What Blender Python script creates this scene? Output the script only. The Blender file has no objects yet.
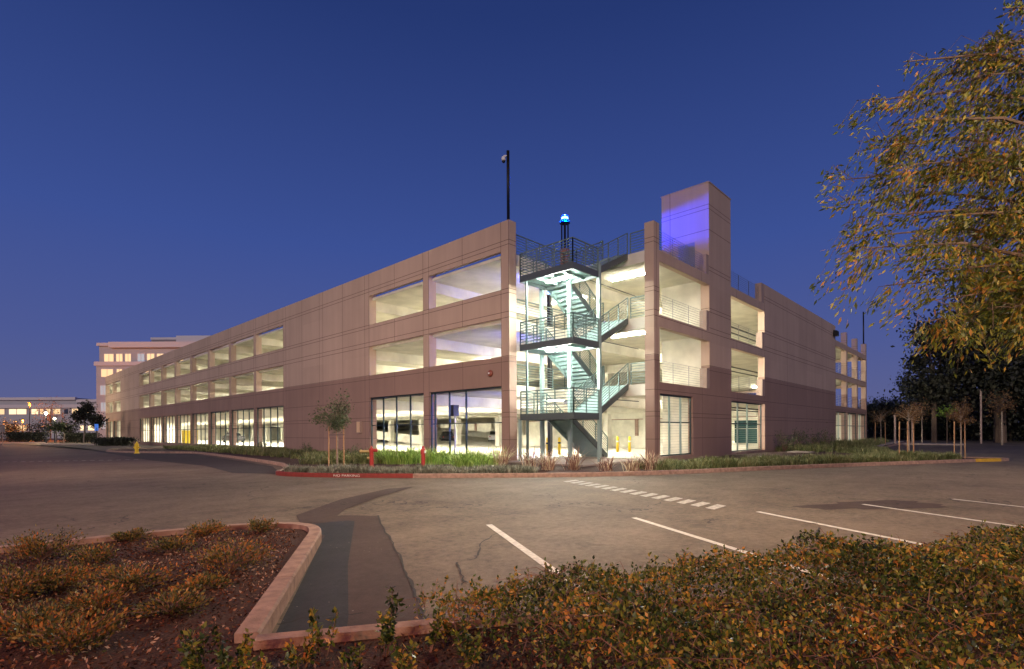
import bpy, math, random
import numpy as np
random.seed(7); rng = np.random.default_rng(7)
scene = bpy.context.scene
COL = scene.collection
R = math.radians
# ------------------------------------------------------------------ camera model (level view, slight roll, vertical shift)
F, CH, ROLL = 525.0, 1.6, math.atan2(5.5, 1049)
def G(px, py, z=0.0):
    """ground point (height z) seen at a spot of the photograph -> world x, y"""
    u, v = px-512, py-431.6
    c, s = math.cos(ROLL), math.sin(ROLL)
    x, y = u*c-v*s, u*s+v*c
    d = F*(CH-z)/y
    return C(x/F*d, d)
def C(cx, d):
    """camera-relative right / forward metres -> world x, y"""
    return (.687*cx+.726*d, -.726*cx+.688*d)
def W(px, d):
    return C((px-512)/F*d, d)

# ------------------------------------------------------------------ helpers
ORG = {}
class MB:
    def __init__(s): s.v = []; s.f = []
    def add(s, vs, fs):
        o = len(s.v); s.v += [tuple(p) for p in vs]; s.f += [tuple(o+i for i in f) for f in fs]; return s
    def box(s, x0, x1, y0, y1, z0, z1):
        return s.add([(x0,y0,z0),(x1,y0,z0),(x1,y1,z0),(x0,y1,z0),(x0,y0,z1),(x1,y0,z1),(x1,y1,z1),(x0,y1,z1)],
            [(0,3,2,1),(4,5,6,7),(0,1,5,4),(1,2,6,5),(2,3,7,6),(3,0,4,7)])
    def bar(s, a, b, w, h=None, up=(0,0,1)):
        """square bar from a to b, w wide, h tall"""
        h = h or w
        a = np.array(a, float); b = np.array(b, float); d = b-a; L = np.linalg.norm(d)
        if L < 1e-6: return s
        d /= L; u = np.array(up, float)
        if abs(d@u) > .98: u = np.array((1.,0,0))
        r = np.cross(d, u); r /= np.linalg.norm(r); t = np.cross(r, d)
        q = []
        for p in (a, b):
            for i, j in ((-1,-1),(1,-1),(1,1),(-1,1)): q.append(p+r*i*w/2+t*j*h/2)
        return s.add(q, [(0,3,2,1),(4,5,6,7),(0,1,5,4),(1,2,6,5),(2,3,7,6),(3,0,4,7)])
    def tube(s, pts, rad, n=8, cap=True):
        if not hasattr(rad, '__len__'): rad = [rad]*len(pts)
        pts = [np.array(p, float) for p in pts]; o = len(s.v)
        for i, p in enumerate(pts):
            d = pts[min(i+1, len(pts)-1)]-pts[max(i-1, 0)]; d /= max(np.linalg.norm(d), 1e-9)
            u = np.array((0,0,1.)) if abs(d[2]) < .9 else np.array((1.,0,0))
            r = np.cross(d, u); r /= np.linalg.norm(r); t = np.cross(r, d)
            for k in range(n):
                a = 2*math.pi*k/n; s.v.append(tuple(p+(r*math.cos(a)+t*math.sin(a))*rad[i]))
        for i in range(len(pts)-1):
            for k in range(n):
                a = o+i*n+k; b = o+i*n+(k+1)%n; s.f.append((a, b, b+n, a+n))
        if cap:
            s.f.append(tuple(o+k for k in range(n))); e = o+(len(pts)-1)*n; s.f.append(tuple(e+k for k in reversed(range(n))))
        return s
    def lathe(s, x, y, prof, n=16):
        o = len(s.v)
        for r, z in prof:
            for k in range(n):
                a = 2*math.pi*k/n; s.v.append((x+r*math.cos(a), y+r*math.sin(a), z))
        for i in range(len(prof)-1):
            for k in range(n):
                a = o+i*n+k; b = o+i*n+(k+1)%n; s.f.append((a, b, b+n, a+n))
        s.f.append(tuple(o+k for k in reversed(range(n)))); e = o+(len(prof)-1)*n; s.f.append(tuple(e+k for k in range(n)))
        return s
    def poly(s, pts, z):
        return s.add([(p[0], p[1], z) for p in pts], [tuple(range(len(pts)))])
    def prism(s, pts, z0, z1):
        n = len(pts); o = len(s.v)
        s.v += [(p[0], p[1], z0) for p in pts]+[(p[0], p[1], z1) for p in pts]
        s.f.append(tuple(o+n+i for i in range(n))); s.f.append(tuple(o+i for i in reversed(range(n))))
        for i in range(n):
            j = (i+1) % n; s.f.append((o+i, o+j, o+n+j, o+n+i))
        return s
    def sphere(s, c, r, n=12, m=8):
        prof = [(max(r*math.sin(math.pi*i/m), 1e-4), c[2]-r*math.cos(math.pi*i/m)) for i in range(m+1)]
        return s.lathe(c[0], c[1], prof, n)
    def build(s, name, mat, parent=None, org=None, smooth=False):
        o0 = np.array(ORG[parent.name] if parent else (org or (0,0,0)), float)
        me = bpy.data.meshes.new(name)
        me.from_pydata([tuple(np.array(p)-o0) for p in s.v], [], s.f); me.update()
        return link(name, me, mat, parent, o0, smooth)
def link(name, me, mat, parent, o0, smooth=False):
    ob = bpy.data.objects.new(name, me); COL.objects.link(ob)
    me.materials.append(mat)
    if smooth: me.polygons.foreach_set('use_smooth', [True]*len(me.polygons))
    if parent: ob.parent = parent
    else: ob.location = o0
    ORG[ob.name] = tuple(o0)
    return ob
def quads(name, V, mat, parent=None, org=(0,0,0), k=4):
    """V: (n, k, 3) array of separate k-gons in world space"""
    o0 = np.array(ORG[parent.name] if parent else org, float)
    n = V.shape[0]; me = bpy.data.meshes.new(name)
    me.vertices.add(n*k); me.vertices.foreach_set('co', (V.reshape(-1, 3)-o0).ravel())
    if k == 8:    # curved blade: three quads sharing their vertices
        ix = (np.arange(n)[:,None]*8+np.array([0,1,6,7, 1,2,5,6, 2,3,4,5])[None]).ravel(); m_ = 3*n
        me.loops.add(m_*4); me.loops.foreach_set('vertex_index', ix)
        me.polygons.add(m_); me.polygons.foreach_set('loop_start', np.arange(0, m_*4, 4)); me.polygons.foreach_set('loop_total', np.full(m_, 4))
    else:
        me.loops.add(n*k); me.loops.foreach_set('vertex_index', np.arange(n*k))
        me.polygons.add(n); me.polygons.foreach_set('loop_start', np.arange(0, n*k, k)); me.polygons.foreach_set('loop_total', np.full(n, k))
    me.update(); me.validate()
    return link(name, me, mat, parent, o0)
def tag(o, label=None, cat=None, group=None, kind=None):
    if label: o['label'] = label
    if cat: o['category'] = cat
    if group: o['group'] = group
    if kind: o['kind'] = kind
    return o
def thing(name, loc, label, cat, group=None):
    o = bpy.data.objects.new(name, None); COL.objects.link(o); o.location = loc; o.empty_display_size = .3
    ORG[o.name] = tuple(loc); return tag(o, label, cat, group)
def struct(o): o['kind'] = 'structure'; return o
def copy_tree(o, parent=None):
    c = o.copy(); COL.objects.link(c)
    if parent: c.parent = parent
    ORG[c.name] = ORG[o.name]
    for ch in list(o.children): copy_tree(ch, c)
    return c

# ------------------------------------------------------------------ materials
def mat(name, col, rough=.8, metal=0, noise=0, nscale=3, bump=0, bscale=40, emit=None, estr=0, spec=.5):
    m = bpy.data.materials.new(name); m.use_nodes = True; nt = m.node_tree; b = nt.nodes['Principled BSDF']
    b.inputs['Base Color'].default_value = (*col, 1); b.inputs['Roughness'].default_value = rough; b.inputs['Metallic'].default_value = metal
    b.inputs['Specular IOR Level'].default_value = spec
    geo = nt.nodes.new('ShaderNodeNewGeometry')
    if noise:
        n = nt.nodes.new('ShaderNodeTexNoise'); n.inputs['Scale'].default_value = nscale; n.inputs['Detail'].default_value = 6
        nt.links.new(geo.outputs['Position'], n.inputs['Vector'])
        r = nt.nodes.new('ShaderNodeMapRange'); r.inputs['From Min'].default_value = .25; r.inputs['From Max'].default_value = .75
        r.inputs['To Min'].default_value = 1-noise; r.inputs['To Max'].default_value = 1+noise
        nt.links.new(n.outputs['Fac'], r.inputs['Value'])
        mx = nt.nodes.new('ShaderNodeVectorMath'); mx.operation = 'SCALE'; mx.inputs[0].default_value = col
        nt.links.new(r.outputs['Result'], mx.inputs['Scale']); nt.links.new(mx.outputs[0], b.inputs['Base Color'])
    if bump:
        n2 = nt.nodes.new('ShaderNodeTexNoise'); n2.inputs['Scale'].default_value = bscale; n2.inputs['Detail'].default_value = 4
        nt.links.new(geo.outputs['Position'], n2.inputs['Vector'])
        bm = nt.nodes.new('ShaderNodeBump'); bm.inputs['Strength'].default_value = bump; bm.inputs['Distance'].default_value = .02
        nt.links.new(n2.outputs['Fac'], bm.inputs['Height']); nt.links.new(bm.outputs['Normal'], b.inputs['Normal'])
    if emit:
        b.inputs['Emission Color'].default_value = (*emit, 1); b.inputs['Emission Strength'].default_value = estr
    return m
def leafmat(name, stops, rough=.45, trans=.25, spec=.4, nsc=2.2):
    m = bpy.data.materials.new(name); m.use_nodes = True; nt = m.node_tree; b = nt.nodes['Principled BSDF']
    geo = nt.nodes.new('ShaderNodeNewGeometry'); cr = nt.nodes.new('ShaderNodeValToRGB')
    el = cr.color_ramp.elements
    for i, (p, c) in enumerate(stops):
        e = el[i] if i < 2 else el.new(p)
        e.position = p; e.color = (*c, 1)
    nz = nt.nodes.new('ShaderNodeTexNoise'); nz.inputs['Scale'].default_value = nsc; nt.links.new(geo.outputs['Position'], nz.inputs['Vector'])
    mm = nt.nodes.new('ShaderNodeMath'); mm.operation = 'MULTIPLY_ADD'; mm.inputs[1].default_value = 1.5; mm.inputs[2].default_value = -.75; nt.links.new(nz.outputs['Fac'], mm.inputs[0])
    m3 = nt.nodes.new('ShaderNodeMath'); m3.operation = 'ADD'; nt.links.new(mm.outputs[0], m3.inputs[0]); nt.links.new(geo.outputs['Random Per Island'], m3.inputs[1])
    nt.links.new(m3.outputs[0], cr.inputs['Fac']); nt.links.new(cr.outputs['Color'], b.inputs['Base Color'])
    b.inputs['Roughness'].default_value = rough; b.inputs['Specular IOR Level'].default_value = spec
    tr = nt.nodes.new('ShaderNodeBsdfTranslucent'); nt.links.new(cr.outputs['Color'], tr.inputs['Color'])
    mx = nt.nodes.new('ShaderNodeMixShader'); mx.inputs['Fac'].default_value = trans
    nt.links.new(b.outputs[0], mx.inputs[1]); nt.links.new(tr.outputs[0], mx.inputs[2])
    nt.links.new(mx.outputs[0], nt.nodes['Material Output'].inputs['Surface'])
    return m
class NT:
    def __init__(s, m): s.nt = m.node_tree
    def n(s, t, **k):
        x = s.nt.nodes.new(t)
        for a, b in k.items(): setattr(x, a, b)
        return x
    def l(s, a, b): s.nt.links.new(a, b)
    def math(s, op, a, b=None, c=None):
        x = s.nt.nodes.new('ShaderNodeMath'); x.operation = op
        for i, v in enumerate((a, b, c)):
            if v is None: continue
            if isinstance(v, (int, float)): x.inputs[i].default_value = v
            else: s.l(v, x.inputs[i])
        return x.outputs[0]
def facade_mat():
    """painted precast: pale above the paint line at 5.3 m, brown below; sealant joints between the panels"""
    m = bpy.data.materials.new('painted_precast'); m.use_nodes = True; t = NT(m); b = m.node_tree.nodes['Principled BSDF']
    geo = t.n('ShaderNodeNewGeometry'); sp = t.n('ShaderNodeSeparateXYZ'); t.l(geo.outputs['Position'], sp.inputs[0])
    sn = t.n('ShaderNodeSeparateXYZ'); t.l(geo.outputs['True Normal'], sn.inputs[0])
    X, Y, Z = sp.outputs
    def near(v, c, w=.014): return t.math('COMPARE', v, c, w)
    def anyof(l):
        a = l[0]
        for q in l[1:]: a = t.math('MAXIMUM', a, q)
        return a
    hz = anyof([near(Z, c) for c in (14.6,14.35,13.15,11.02,10.8,8.42,8.63,7.5,7.22,5.33,5.05,3.62,2.55,2.32,1.2)])
    my = t.math('FLOORED_MODULO', t.math('SUBTRACT', Y, 17.75), 6.35)
    vy = anyof([near(my, .02), near(my, .55), near(my, 3.45)])
    mx = t.math('FLOORED_MODULO', t.math('SUBTRACT', X, 39.0), 5.18)
    vx = near(mx, .02)
    onx = t.math('GREATER_THAN', t.math('ABSOLUTE', sn.outputs[0]), .5); ony = t.math('GREATER_THAN', t.math('ABSOLUTE', sn.outputs[1]), .5)
    j = anyof([hz, t.math('MULTIPLY', vy, onx), t.math('MULTIPLY', vx, ony)])
    up = t.math('GREATER_THAN', Z, 5.3)
    mixc = t.n('ShaderNodeMix', data_type='RGBA'); t.l(up, mixc.inputs[0])
    mixc.inputs[6].default_value = (.29,.195,.16,1); mixc.inputs[7].default_value = (.48,.36,.285,1)
    nz = t.n('ShaderNodeTexNoise'); nz.inputs['Scale'].default_value = .35; nz.inputs['Detail'].default_value = 8
    t.l(geo.outputs['Position'], nz.inputs['Vector'])
    mp = t.n('ShaderNodeMapping'); mp.inputs['Scale'].default_value = (2.2,2.2,.12); t.l(geo.outputs['Position'], mp.inputs['Vector'])
    nz2 = t.n('ShaderNodeTexNoise'); nz2.inputs['Scale'].default_value = 1.; nz2.inputs['Detail'].default_value = 5; t.l(mp.outputs[0], nz2.inputs['Vector'])
    wn = t.n('ShaderNodeTexWhiteNoise', noise_dimensions='3D'); cmb = t.n('ShaderNodeCombineXYZ')
    t.l(t.math('FLOOR', t.math('DIVIDE', t.math('SUBTRACT', Y, 17.75), 3.175)), cmb.inputs[1]); t.l(t.math('FLOOR', t.math('DIVIDE', Z, 3.32)), cmb.inputs[2]); t.l(t.math('FLOOR', t.math('DIVIDE', t.math('SUBTRACT', X, 39.0), 5.18)), cmb.inputs[0]); t.l(cmb.outputs[0], wn.inputs['Vector'])
    k = t.math('ADD', t.math('MULTIPLY', nz.outputs['Fac'], .34), t.math('MULTIPLY', nz2.outputs['Fac'], .24)); k = t.math('ADD', k, t.math('MULTIPLY', wn.outputs['Value'], .07)); k = t.math('ADD', k, .68)
    sc = t.n('ShaderNodeVectorMath', operation='SCALE'); t.l(mixc.outputs[2], sc.inputs[0]); t.l(k, sc.inputs['Scale'])
    mj = t.n('ShaderNodeMix', data_type='RGBA'); t.l(j, mj.inputs[0]); t.l(sc.outputs[0], mj.inputs[6]); mj.inputs[7].default_value = (.13,.085,.07,1)
    t.l(mj.outputs[2], b.inputs['Base Color']); b.inputs['Roughness'].default_value = .85; b.inputs['Specular IOR Level'].default_value = .3
    n3 = t.n('ShaderNodeTexNoise'); n3.inputs['Scale'].default_value = 30; t.l(geo.outputs['Position'], n3.inputs['Vector'])
    bm = t.n('ShaderNodeBump'); bm.inputs['Strength'].default_value = .25; bm.inputs['Distance'].default_value = .01
    t.l(t.math('SUBTRACT', n3.outputs['Fac'], t.math('MULTIPLY', j, 3.)), bm.inputs['Height']); t.l(bm.outputs['Normal'], b.inputs['Normal'])
    return m
def asphalt_mat(name, a, c, agg=1.0):
    m = bpy.data.materials.new(name); m.use_nodes = True; t = NT(m); b = m.node_tree.nodes['Principled BSDF']
    geo = t.n('ShaderNodeNewGeometry')
    def noise(sc, det=5, vec=None, rough=.55):
        n = t.n('ShaderNodeTexNoise'); n.inputs['Scale'].default_value = sc; n.inputs['Detail'].default_value = det; n.inputs['Roughness'].default_value = rough
        t.l(vec or geo.outputs['Position'], n.inputs['Vector']); return n.outputs['Fac']
    mp = t.n('ShaderNodeMapping'); mp.inputs['Rotation'].default_value = (0,0,R(38)); mp.inputs['Scale'].default_value = (.14,.9,1); t.l(geo.outputs['Position'], mp.inputs['Vector'])
    big = noise(.16, 6); med = noise(1.4, 6); fine = noise(55, 3, rough=.8); trk = noise(1.0, 4, mp.outputs[0])
    k = t.math('ADD', t.math('MULTIPLY', big, 1.2), t.math('MULTIPLY', med, 1.0)); k = t.math('ADD', k, t.math('MULTIPLY', trk, .6))
    mot = noise(9, 5, rough=.7); k = t.math('ADD', k, t.math('MULTIPLY', fine, 1.5*agg)); k = t.math('ADD', k, t.math('MULTIPLY', mot, 1.7*agg)); k = t.math('SUBTRACT', k, 1.20+1.25*agg)
    mr = t.n('ShaderNodeMapRange'); t.l(k, mr.inputs['Value']); mr.inputs['From Min'].default_value = 0; mr.inputs['From Max'].default_value = 1
    mc = t.n('ShaderNodeMix', data_type='RGBA'); t.l(mr.outputs[0], mc.inputs[0]); mc.inputs[6].default_value = (*a,1); mc.inputs[7].default_value = (*c,1)
    # pale grit lying on the surface
    v = t.n('ShaderNodeTexVoronoi'); v.inputs['Scale'].default_value = 9; t.l(geo.outputs['Position'], v.inputs['Vector'])
    grit = t.math('MULTIPLY', t.math('LESS_THAN', v.outputs['Distance'], .075), t.math('GREATER_THAN', noise(.7, 4), .56))
    mg = t.n('ShaderNodeMix', data_type='RGBA'); t.l(grit, mg.inputs[0]); t.l(mc.outputs[2], mg.inputs[6]); mg.inputs[7].default_value = (.24,.21,.17,1)
    # hairline cracks and oil spots
    wob = t.n('ShaderNodeTexNoise'); wob.inputs['Scale'].default_value = 1.3; wob.inputs['Detail'].default_value = 5; t.l(geo.outputs['Position'], wob.inputs['Vector'])
    ws = t.n('ShaderNodeVectorMath', operation='SCALE'); t.l(wob.outputs['Color'], ws.inputs[0]); ws.inputs['Scale'].default_value = 1.1
    wa = t.n('ShaderNodeVectorMath', operation='ADD'); t.l(geo.outputs['Position'], wa.inputs[0]); t.l(ws.outputs[0], wa.inputs[1])
    vc = t.n('ShaderNodeTexVoronoi', feature='DISTANCE_TO_EDGE'); vc.inputs['Scale'].default_value = .33; t.l(wa.outputs[0], vc.inputs['Vector'])
    ck = t.math('MULTIPLY', t.math('LESS_THAN', vc.outputs['Distance'], .0045), t.math('GREATER_THAN', noise(.23, 3), .53))
    vo = t.n('ShaderNodeTexVoronoi'); vo.inputs['Scale'].default_value = .55; t.l(wa.outputs[0], vo.inputs['Vector'])
    oil = t.math('MULTIPLY', t.math('LESS_THAN', vo.outputs['Distance'], .13), t.math('GREATER_THAN', noise(.4, 3), .5))
    dk = t.math('MAXIMUM', t.math('MULTIPLY', ck, .75), t.math('MULTIPLY', oil, .28))
    mk = t.n('ShaderNodeMix', data_type='RGBA'); t.l(dk, mk.inputs[0]); t.l(mg.outputs[2], mk.inputs[6]); mk.inputs[7].default_value = (.02,.017,.015,1)
    t.l(mk.outputs[2], b.inputs['Base Color']); b.inputs['Roughness'].default_value = .78; b.inputs['Specular IOR Level'].default_value = .35
    bm = t.n('ShaderNodeBump'); bm.inputs['Strength'].default_value = .5; bm.inputs['Distance'].default_value = .006
    t.l(fine, bm.inputs['Height']); t.l(bm.outputs['Normal'], b.inputs['Normal'])
    return m
M = dict(
 facade = facade_mat(),
 conc = mat('cream_painted_concrete', (.60,.58,.49), .75, noise=.22, nscale=.9, bump=.15),
 floor = mat('garage_floor_concrete', (.52,.50,.43), .6, noise=.15, nscale=.8),
 cap = mat('concrete_cap', (.36,.27,.23), .8, noise=.1),
 teal = mat('teal_painted_steel', (.29,.41,.395), .45, .1, noise=.08, nscale=2),
 fascia = mat('grey_teal_channel', (.10,.125,.125), .45, .3),
 rail = mat('dark_green_rail', (.15,.22,.21), .4, .2),
 mull = mat('dark_teal_mullion', (.035,.06,.068), .4, .5),
 wire = mat('steel_wire', (.30,.31,.30), .35, .8),
 door = mat('grey_door_paint', (.22,.22,.23), .5),
 black = mat('black_metal', (.012,.013,.016), .45, .3),
 dark = mat('dark_grey_metal', (.04,.042,.045), .5, .4),
 white = mat('white_paint', (.75,.75,.73), .5),
 yellow = mat('yellow_paint', (.75,.52,.02), .45),
 redp = mat('red_paint', (.36,.03,.024), .35, noise=.1, nscale=9),
 brass = mat('pale_brass', (.62,.48,.2), .35, .7),
 kerb = mat('kerb_concrete', (.30,.195,.15), .85, noise=.38, nscale=7, bump=.5, bscale=60),
 redkerb = mat('red_kerb_paint', (.20,.026,.018), .7, noise=.25, nscale=7, bump=.4),
 ykerb = mat('yellow_kerb_paint', (.60,.36,.03), .7, noise=.2, nscale=7),
 bar = mat('faded_white_bar', (.44,.41,.36), .8, noise=.5, nscale=11, bump=.3),
 line = mat('worn_white_line', (.62,.59,.53), .75, noise=.28, nscale=14, bump=.3),
 asphalt = asphalt_mat('worn_asphalt', (.062,.046,.033), (.215,.166,.120)),
 asphalt_new = asphalt_mat('newer_asphalt', (.036,.029,.028), (.068,.054,.05), .9),
 asphalt_blue = asphalt_mat('dark_bluish_asphalt', (.016,.017,.021), (.038,.038,.042), .9),
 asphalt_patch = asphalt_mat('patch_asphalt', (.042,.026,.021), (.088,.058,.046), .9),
 crack = mat('crack_filler', (.03,.025,.022), .8),
 mulch = mat('bark_mulch', (.050,.022,.014), .95, noise=.75, nscale=34, bump=1.0, bscale=55),
 walk = mat('pavement_concrete', (.34,.29,.26), .85, noise=.15),
 bark = mat('tree_bark', (.12,.085,.06), .9, noise=.3, nscale=12, bump=.6, bscale=30),
 palebark = mat('pale_bark', (.28,.23,.18), .9, noise=.3, nscale=12),
 stake = mat('timber_stake', (.42,.24,.12), .8, noise=.15, nscale=9),
 twig = mat('woody_twig', (.20,.11,.085), .85),
 lamp = mat('fluorescent_tube', (.9,.9,.85), .5, emit=(1.,.93,.74), estr=480),
 lamp_dim = mat('fluorescent_tube_dim', (.9,.9,.85), .5, emit=(1.,.93,.76), estr=115),
 lamp_cool = mat('landing_light_lens', (.9,.9,.9), .5, emit=(.95,1.,.88), estr=520),
 blue_lens = mat('blue_beacon_lens', (.1,.3,1), .4, emit=(.06,.17,1), estr=15),
 blue_rim = mat('blue_lens_shell', (.02,.06,.8), .3, emit=(.003,.03,1), estr=6),
 blue_small = mat('blue_call_light', (.1,.2,1), .4, emit=(.05,.12,1), estr=40),
)
MULCHCHIP = leafmat('bark_chips', [(0,(.02,.010,.007)),(.45,(.085,.034,.02)),(.8,(.22,.09,.045)),(1,(.42,.30,.22))], .9, .0, .2, 1.2)

# ------------------------------------------------------------------ ground, roads, kerbs
struct(MB().add([(-900,-900,0),(1500,-900,0),(1500,1500,0),(-900,1500,0)], [(0,1,2,3)]).build('ground', M['asphalt']))
def smoothpoly(pts, n=4):
    out = []
    for i in range(len(pts)-1):
        p0 = np.array(pts[max(i-1,0)]); p1 = np.array(pts[i]); p2 = np.array(pts[i+1]); p3 = np.array(pts[min(i+2,len(pts)-1)])
        for k in range(n):
            t = k/n
            out.append(tuple(.5*((2*p1)+(-p0+p2)*t+(2*p0-5*p1+4*p2-p3)*t*t+(-p0+3*p1-3*p2+p3)*t**3)))
    out.append(tuple(pts[-1])); return out
def kerb(name, pts, m, w=.15, h=.15, z0=0, side=1, cham=.025):
    """kerb swept along pts, body to the left (side=1) of the direction of travel"""
    P = [np.array(p, float) for p in pts]; prof = [(0,z0),(0,z0+h-cham),(cham,z0+h),(w,z0+h),(w,z0)]
    mb = MB(); n = len(P)
    for i, p in enumerate(P):
        d = P[min(i+1,n-1)]-P[max(i-1,0)]; d /= np.linalg.norm(d); nn = np.array((-d[1], d[0]))*side
        for o, z in prof: mb.v.append((p[0]+nn[0]*o, p[1]+nn[1]*o, z))
    k = len(prof)
    for i in range(n-1):
        for j in range(k-1):
            a = i*k+j; mb.f.append((a, a+k, a+k+1, a+1) if side == 1 else (a, a+1, a+k+1, a+k))
    mb.f.append(tuple(range(k))); mb.f.append(tuple((n-1)*k+j for j in reversed(range(k))))
    return struct(mb.build(name, m))
# darker, newer asphalt of the drive aisle beside the building
aisle = [G(60,446), G(118,455), G(150,460.5), G(205,466), G(232,473), (8.6,20.3), (10.3,25.5), (11.2,33), (12.4,46), (9.6,53), (9.2,58), (9.5,75), (6,120), (-10,150)]
struct(MB().poly(aisle, .004).build('road', M['asphalt_new']))
# front planting island of the garage
front = smoothpoly([(10.7,25.5),(9.6,22.4),(8.7,21.0),(8.25,20.0),(8.5,18.7),(9.4,17.1),(10.9,15.1),(12.9,12.9),(15.4,10.6),(18.5,8.75),(22.2,7.15),(26.5,5.1),(30.0,3.3),(32.6,1.95),(34.1,1.2)],5)
nred0 = min(range(len(front)), key=lambda i: math.dist(front[i], (8.25,20.0)))-1
nred1 = min(range(len(front)), key=lambda i: math.dist(front[i], G(412,478)))
kerb('kerb', front[:nred0+1], M['kerb'])
kerb('kerb', front[nred0:nred1+1], M['redkerb'])
kerb('kerb', front[nred1:], M['kerb'])
tipE = smoothpoly([(34.1,1.2),(35.5,.3),(36.2,.02),(36.8,.3),(36.9,1.0),(36.4,1.9)],5)
kerb('kerb', tipE[:6], M['ykerb']); kerb('kerb', tipE[5:], M['kerb'])
backE = smoothpoly([(36.4,1.9),(37.0,3.0),(40.5,5.0),(51,7.2),(62,8.2),(80,8.7)],4)
kerb('kerb', backE, M['kerb'])
west = smoothpoly([(10.5,62.0),(9.5,60.5),(9.1,58.0),(9.5,54.5),(10.8,50.8),(12.6,47.2),(12.7,44.0),(11.9,35.0),(11.2,29.0),(10.7,25.5)],4)
kerb('kerb', west, M['kerb'])
kerb('kerb', [(18.0,64.5),(13,63.2),(10.5,62.0)], M['kerb'])
bed = [p for p in west]+front[1:]+tipE[1:]+backE[1:]+[(80,12.4),(59,12.4),(23.9,12.4),(23.9,17.7),(18.5,17.7),(18.5,64)]
def inset(p, d=.1): return p
bedm = MB()
import mathutils
tri = mathutils.geometry.tessellate_polygon([[mathutils.Vector((p[0],p[1],0)) for p in bed]])
bedm.add([(p[0],p[1],.10) for p in bed], [tuple(t) for t in tri])
struct(bedm.build('planting_bed', M['mulch']))
# concrete pad under the staircase and path in the right bed
struct(MB().box(18.2,23.38,13.1,17.74,.02,.17).build('pavement', M['walk']))
struct(MB().prism([(38.5,9.6),(52,9.7),(60,9.4),(75,9.6),(75,10.9),(60,10.7),(52,11.0),(38.5,10.9)], .1,.16).build('path', M['walk']))
struct(MB().prism([(46,6.5),(51,7.6),(62,8.8),(80,9.4),(80,10.2),(62,9.6),(51,8.6),(46,7.5)], .1,.17).build('path', M['walk']))
for (cx, cy, a, b) in ((15.2,15.6,.55,.32),(14.2,14.9,.35,.6)):
    struct(MB().prism([(cx-a,cy-b),(cx+a,cy-b*.8),(cx+a*.8,cy+b),(cx-a,cy+b*.7)], .1,.16).build('stepping_slab', M['walk']))
# near island (left foreground) and the kerb in front of the hedge
isl = smoothpoly([(-9,8.6),(-5,9.3),(-2,9.55),(.2,9.5),(1.9,9.25),(3.0,8.95),(3.62,8.55),(3.85,8.0),(3.72,7.45),(3.2,6.6),(1.5,3.95)],6)
for a, b in ((0,24),(24,42),(42,57),(57,len(isl)-1)):
    seg = [np.array(p) for p in isl[a:b+1]]
    if b < len(isl)-1: seg[-1] = seg[-1]+(seg[-2]-seg[-1])*min(1, .008/np.linalg.norm(seg[-2]-seg[-1]))
    kerb('kerb', seg, M['kerb'], w=.17, side=-1, h=.16+.003*random.random(), cham=.02)
U = np.array((.845,-.535)); Nn = np.array((-.535,-.845)); K0 = np.array((1.5,3.93))
def K(s, t): p = K0+U*s+Nn*t; return (float(p[0]), float(p[1]))
for i in range(9):
    kerb('kerb', [K(-.02+i*2.6,0), K(1.3+i*2.6,0), K(2.57+i*2.6,0)], M['kerb'], w=.15, side=-1, h=.155)
near_bed = [(-9,8.4),(-5,9.15),(-2,9.4),(.2,9.35),(1.85,9.1),(2.9,8.82),(3.5,8.4),(3.7,8.0),(3.58,7.5),(3.06,6.65),(1.35,3.95),K(0.02,.1),K(24,.1),(18,-22),(-20,-22),(-20,8)]
struct(MB().poly(near_bed, .09).build('planting_bed', M['mulch']))
# asphalt beside the island: dark bluish strip and a reddish brown patch
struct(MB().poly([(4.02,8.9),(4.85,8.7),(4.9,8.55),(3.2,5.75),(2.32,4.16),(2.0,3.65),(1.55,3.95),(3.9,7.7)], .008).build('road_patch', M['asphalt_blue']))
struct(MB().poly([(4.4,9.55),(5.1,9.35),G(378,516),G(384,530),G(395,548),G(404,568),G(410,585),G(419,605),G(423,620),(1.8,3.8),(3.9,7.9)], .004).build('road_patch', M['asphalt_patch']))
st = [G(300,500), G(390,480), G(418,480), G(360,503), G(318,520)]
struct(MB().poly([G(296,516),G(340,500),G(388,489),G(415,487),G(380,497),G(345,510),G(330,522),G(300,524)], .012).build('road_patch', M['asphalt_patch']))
def blob(cx, cy, a, b, rot, n=26, j=.28):
    out = []; ph = random.random()*9
    for i in range(n):
        t = 2*math.pi*i/n; r = 1+j*math.sin(3*t+ph)*.6+random.uniform(-j, j)*.6
        x, y = a*r*math.cos(t), b*r*math.sin(t); out.append((cx+x*math.cos(rot)-y*math.sin(rot), cy+x*math.sin(rot)+y*math.cos(rot)))
    return out
sx, sy = G(878,505)
struct(MB().poly(blob(sx, sy, 1.55, .62, R(-35)), .004).build('damp_stain', M['asphalt_patch']))
def stripe(a, b, w, z=.008):
    a = np.array(a); b = np.array(b); d = (b-a)/np.linalg.norm(b-a); n = np.array((-d[1], d[0]))*w/2
    return MB().add([(*(a-n),z),(*(b-n),z),(*(b+n),z),(*(a+n),z)], [(0,1,2,3)])
for px, py in ((489,525),(634,518),(758,512),(863,504.5),(953,499.3)):
    p = np.array(G(px,py)); e = p+np.array((-.505,-.863))*4.25
    struct(stripe(p, e, .11).build('parking_line', M['line']))
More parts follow.
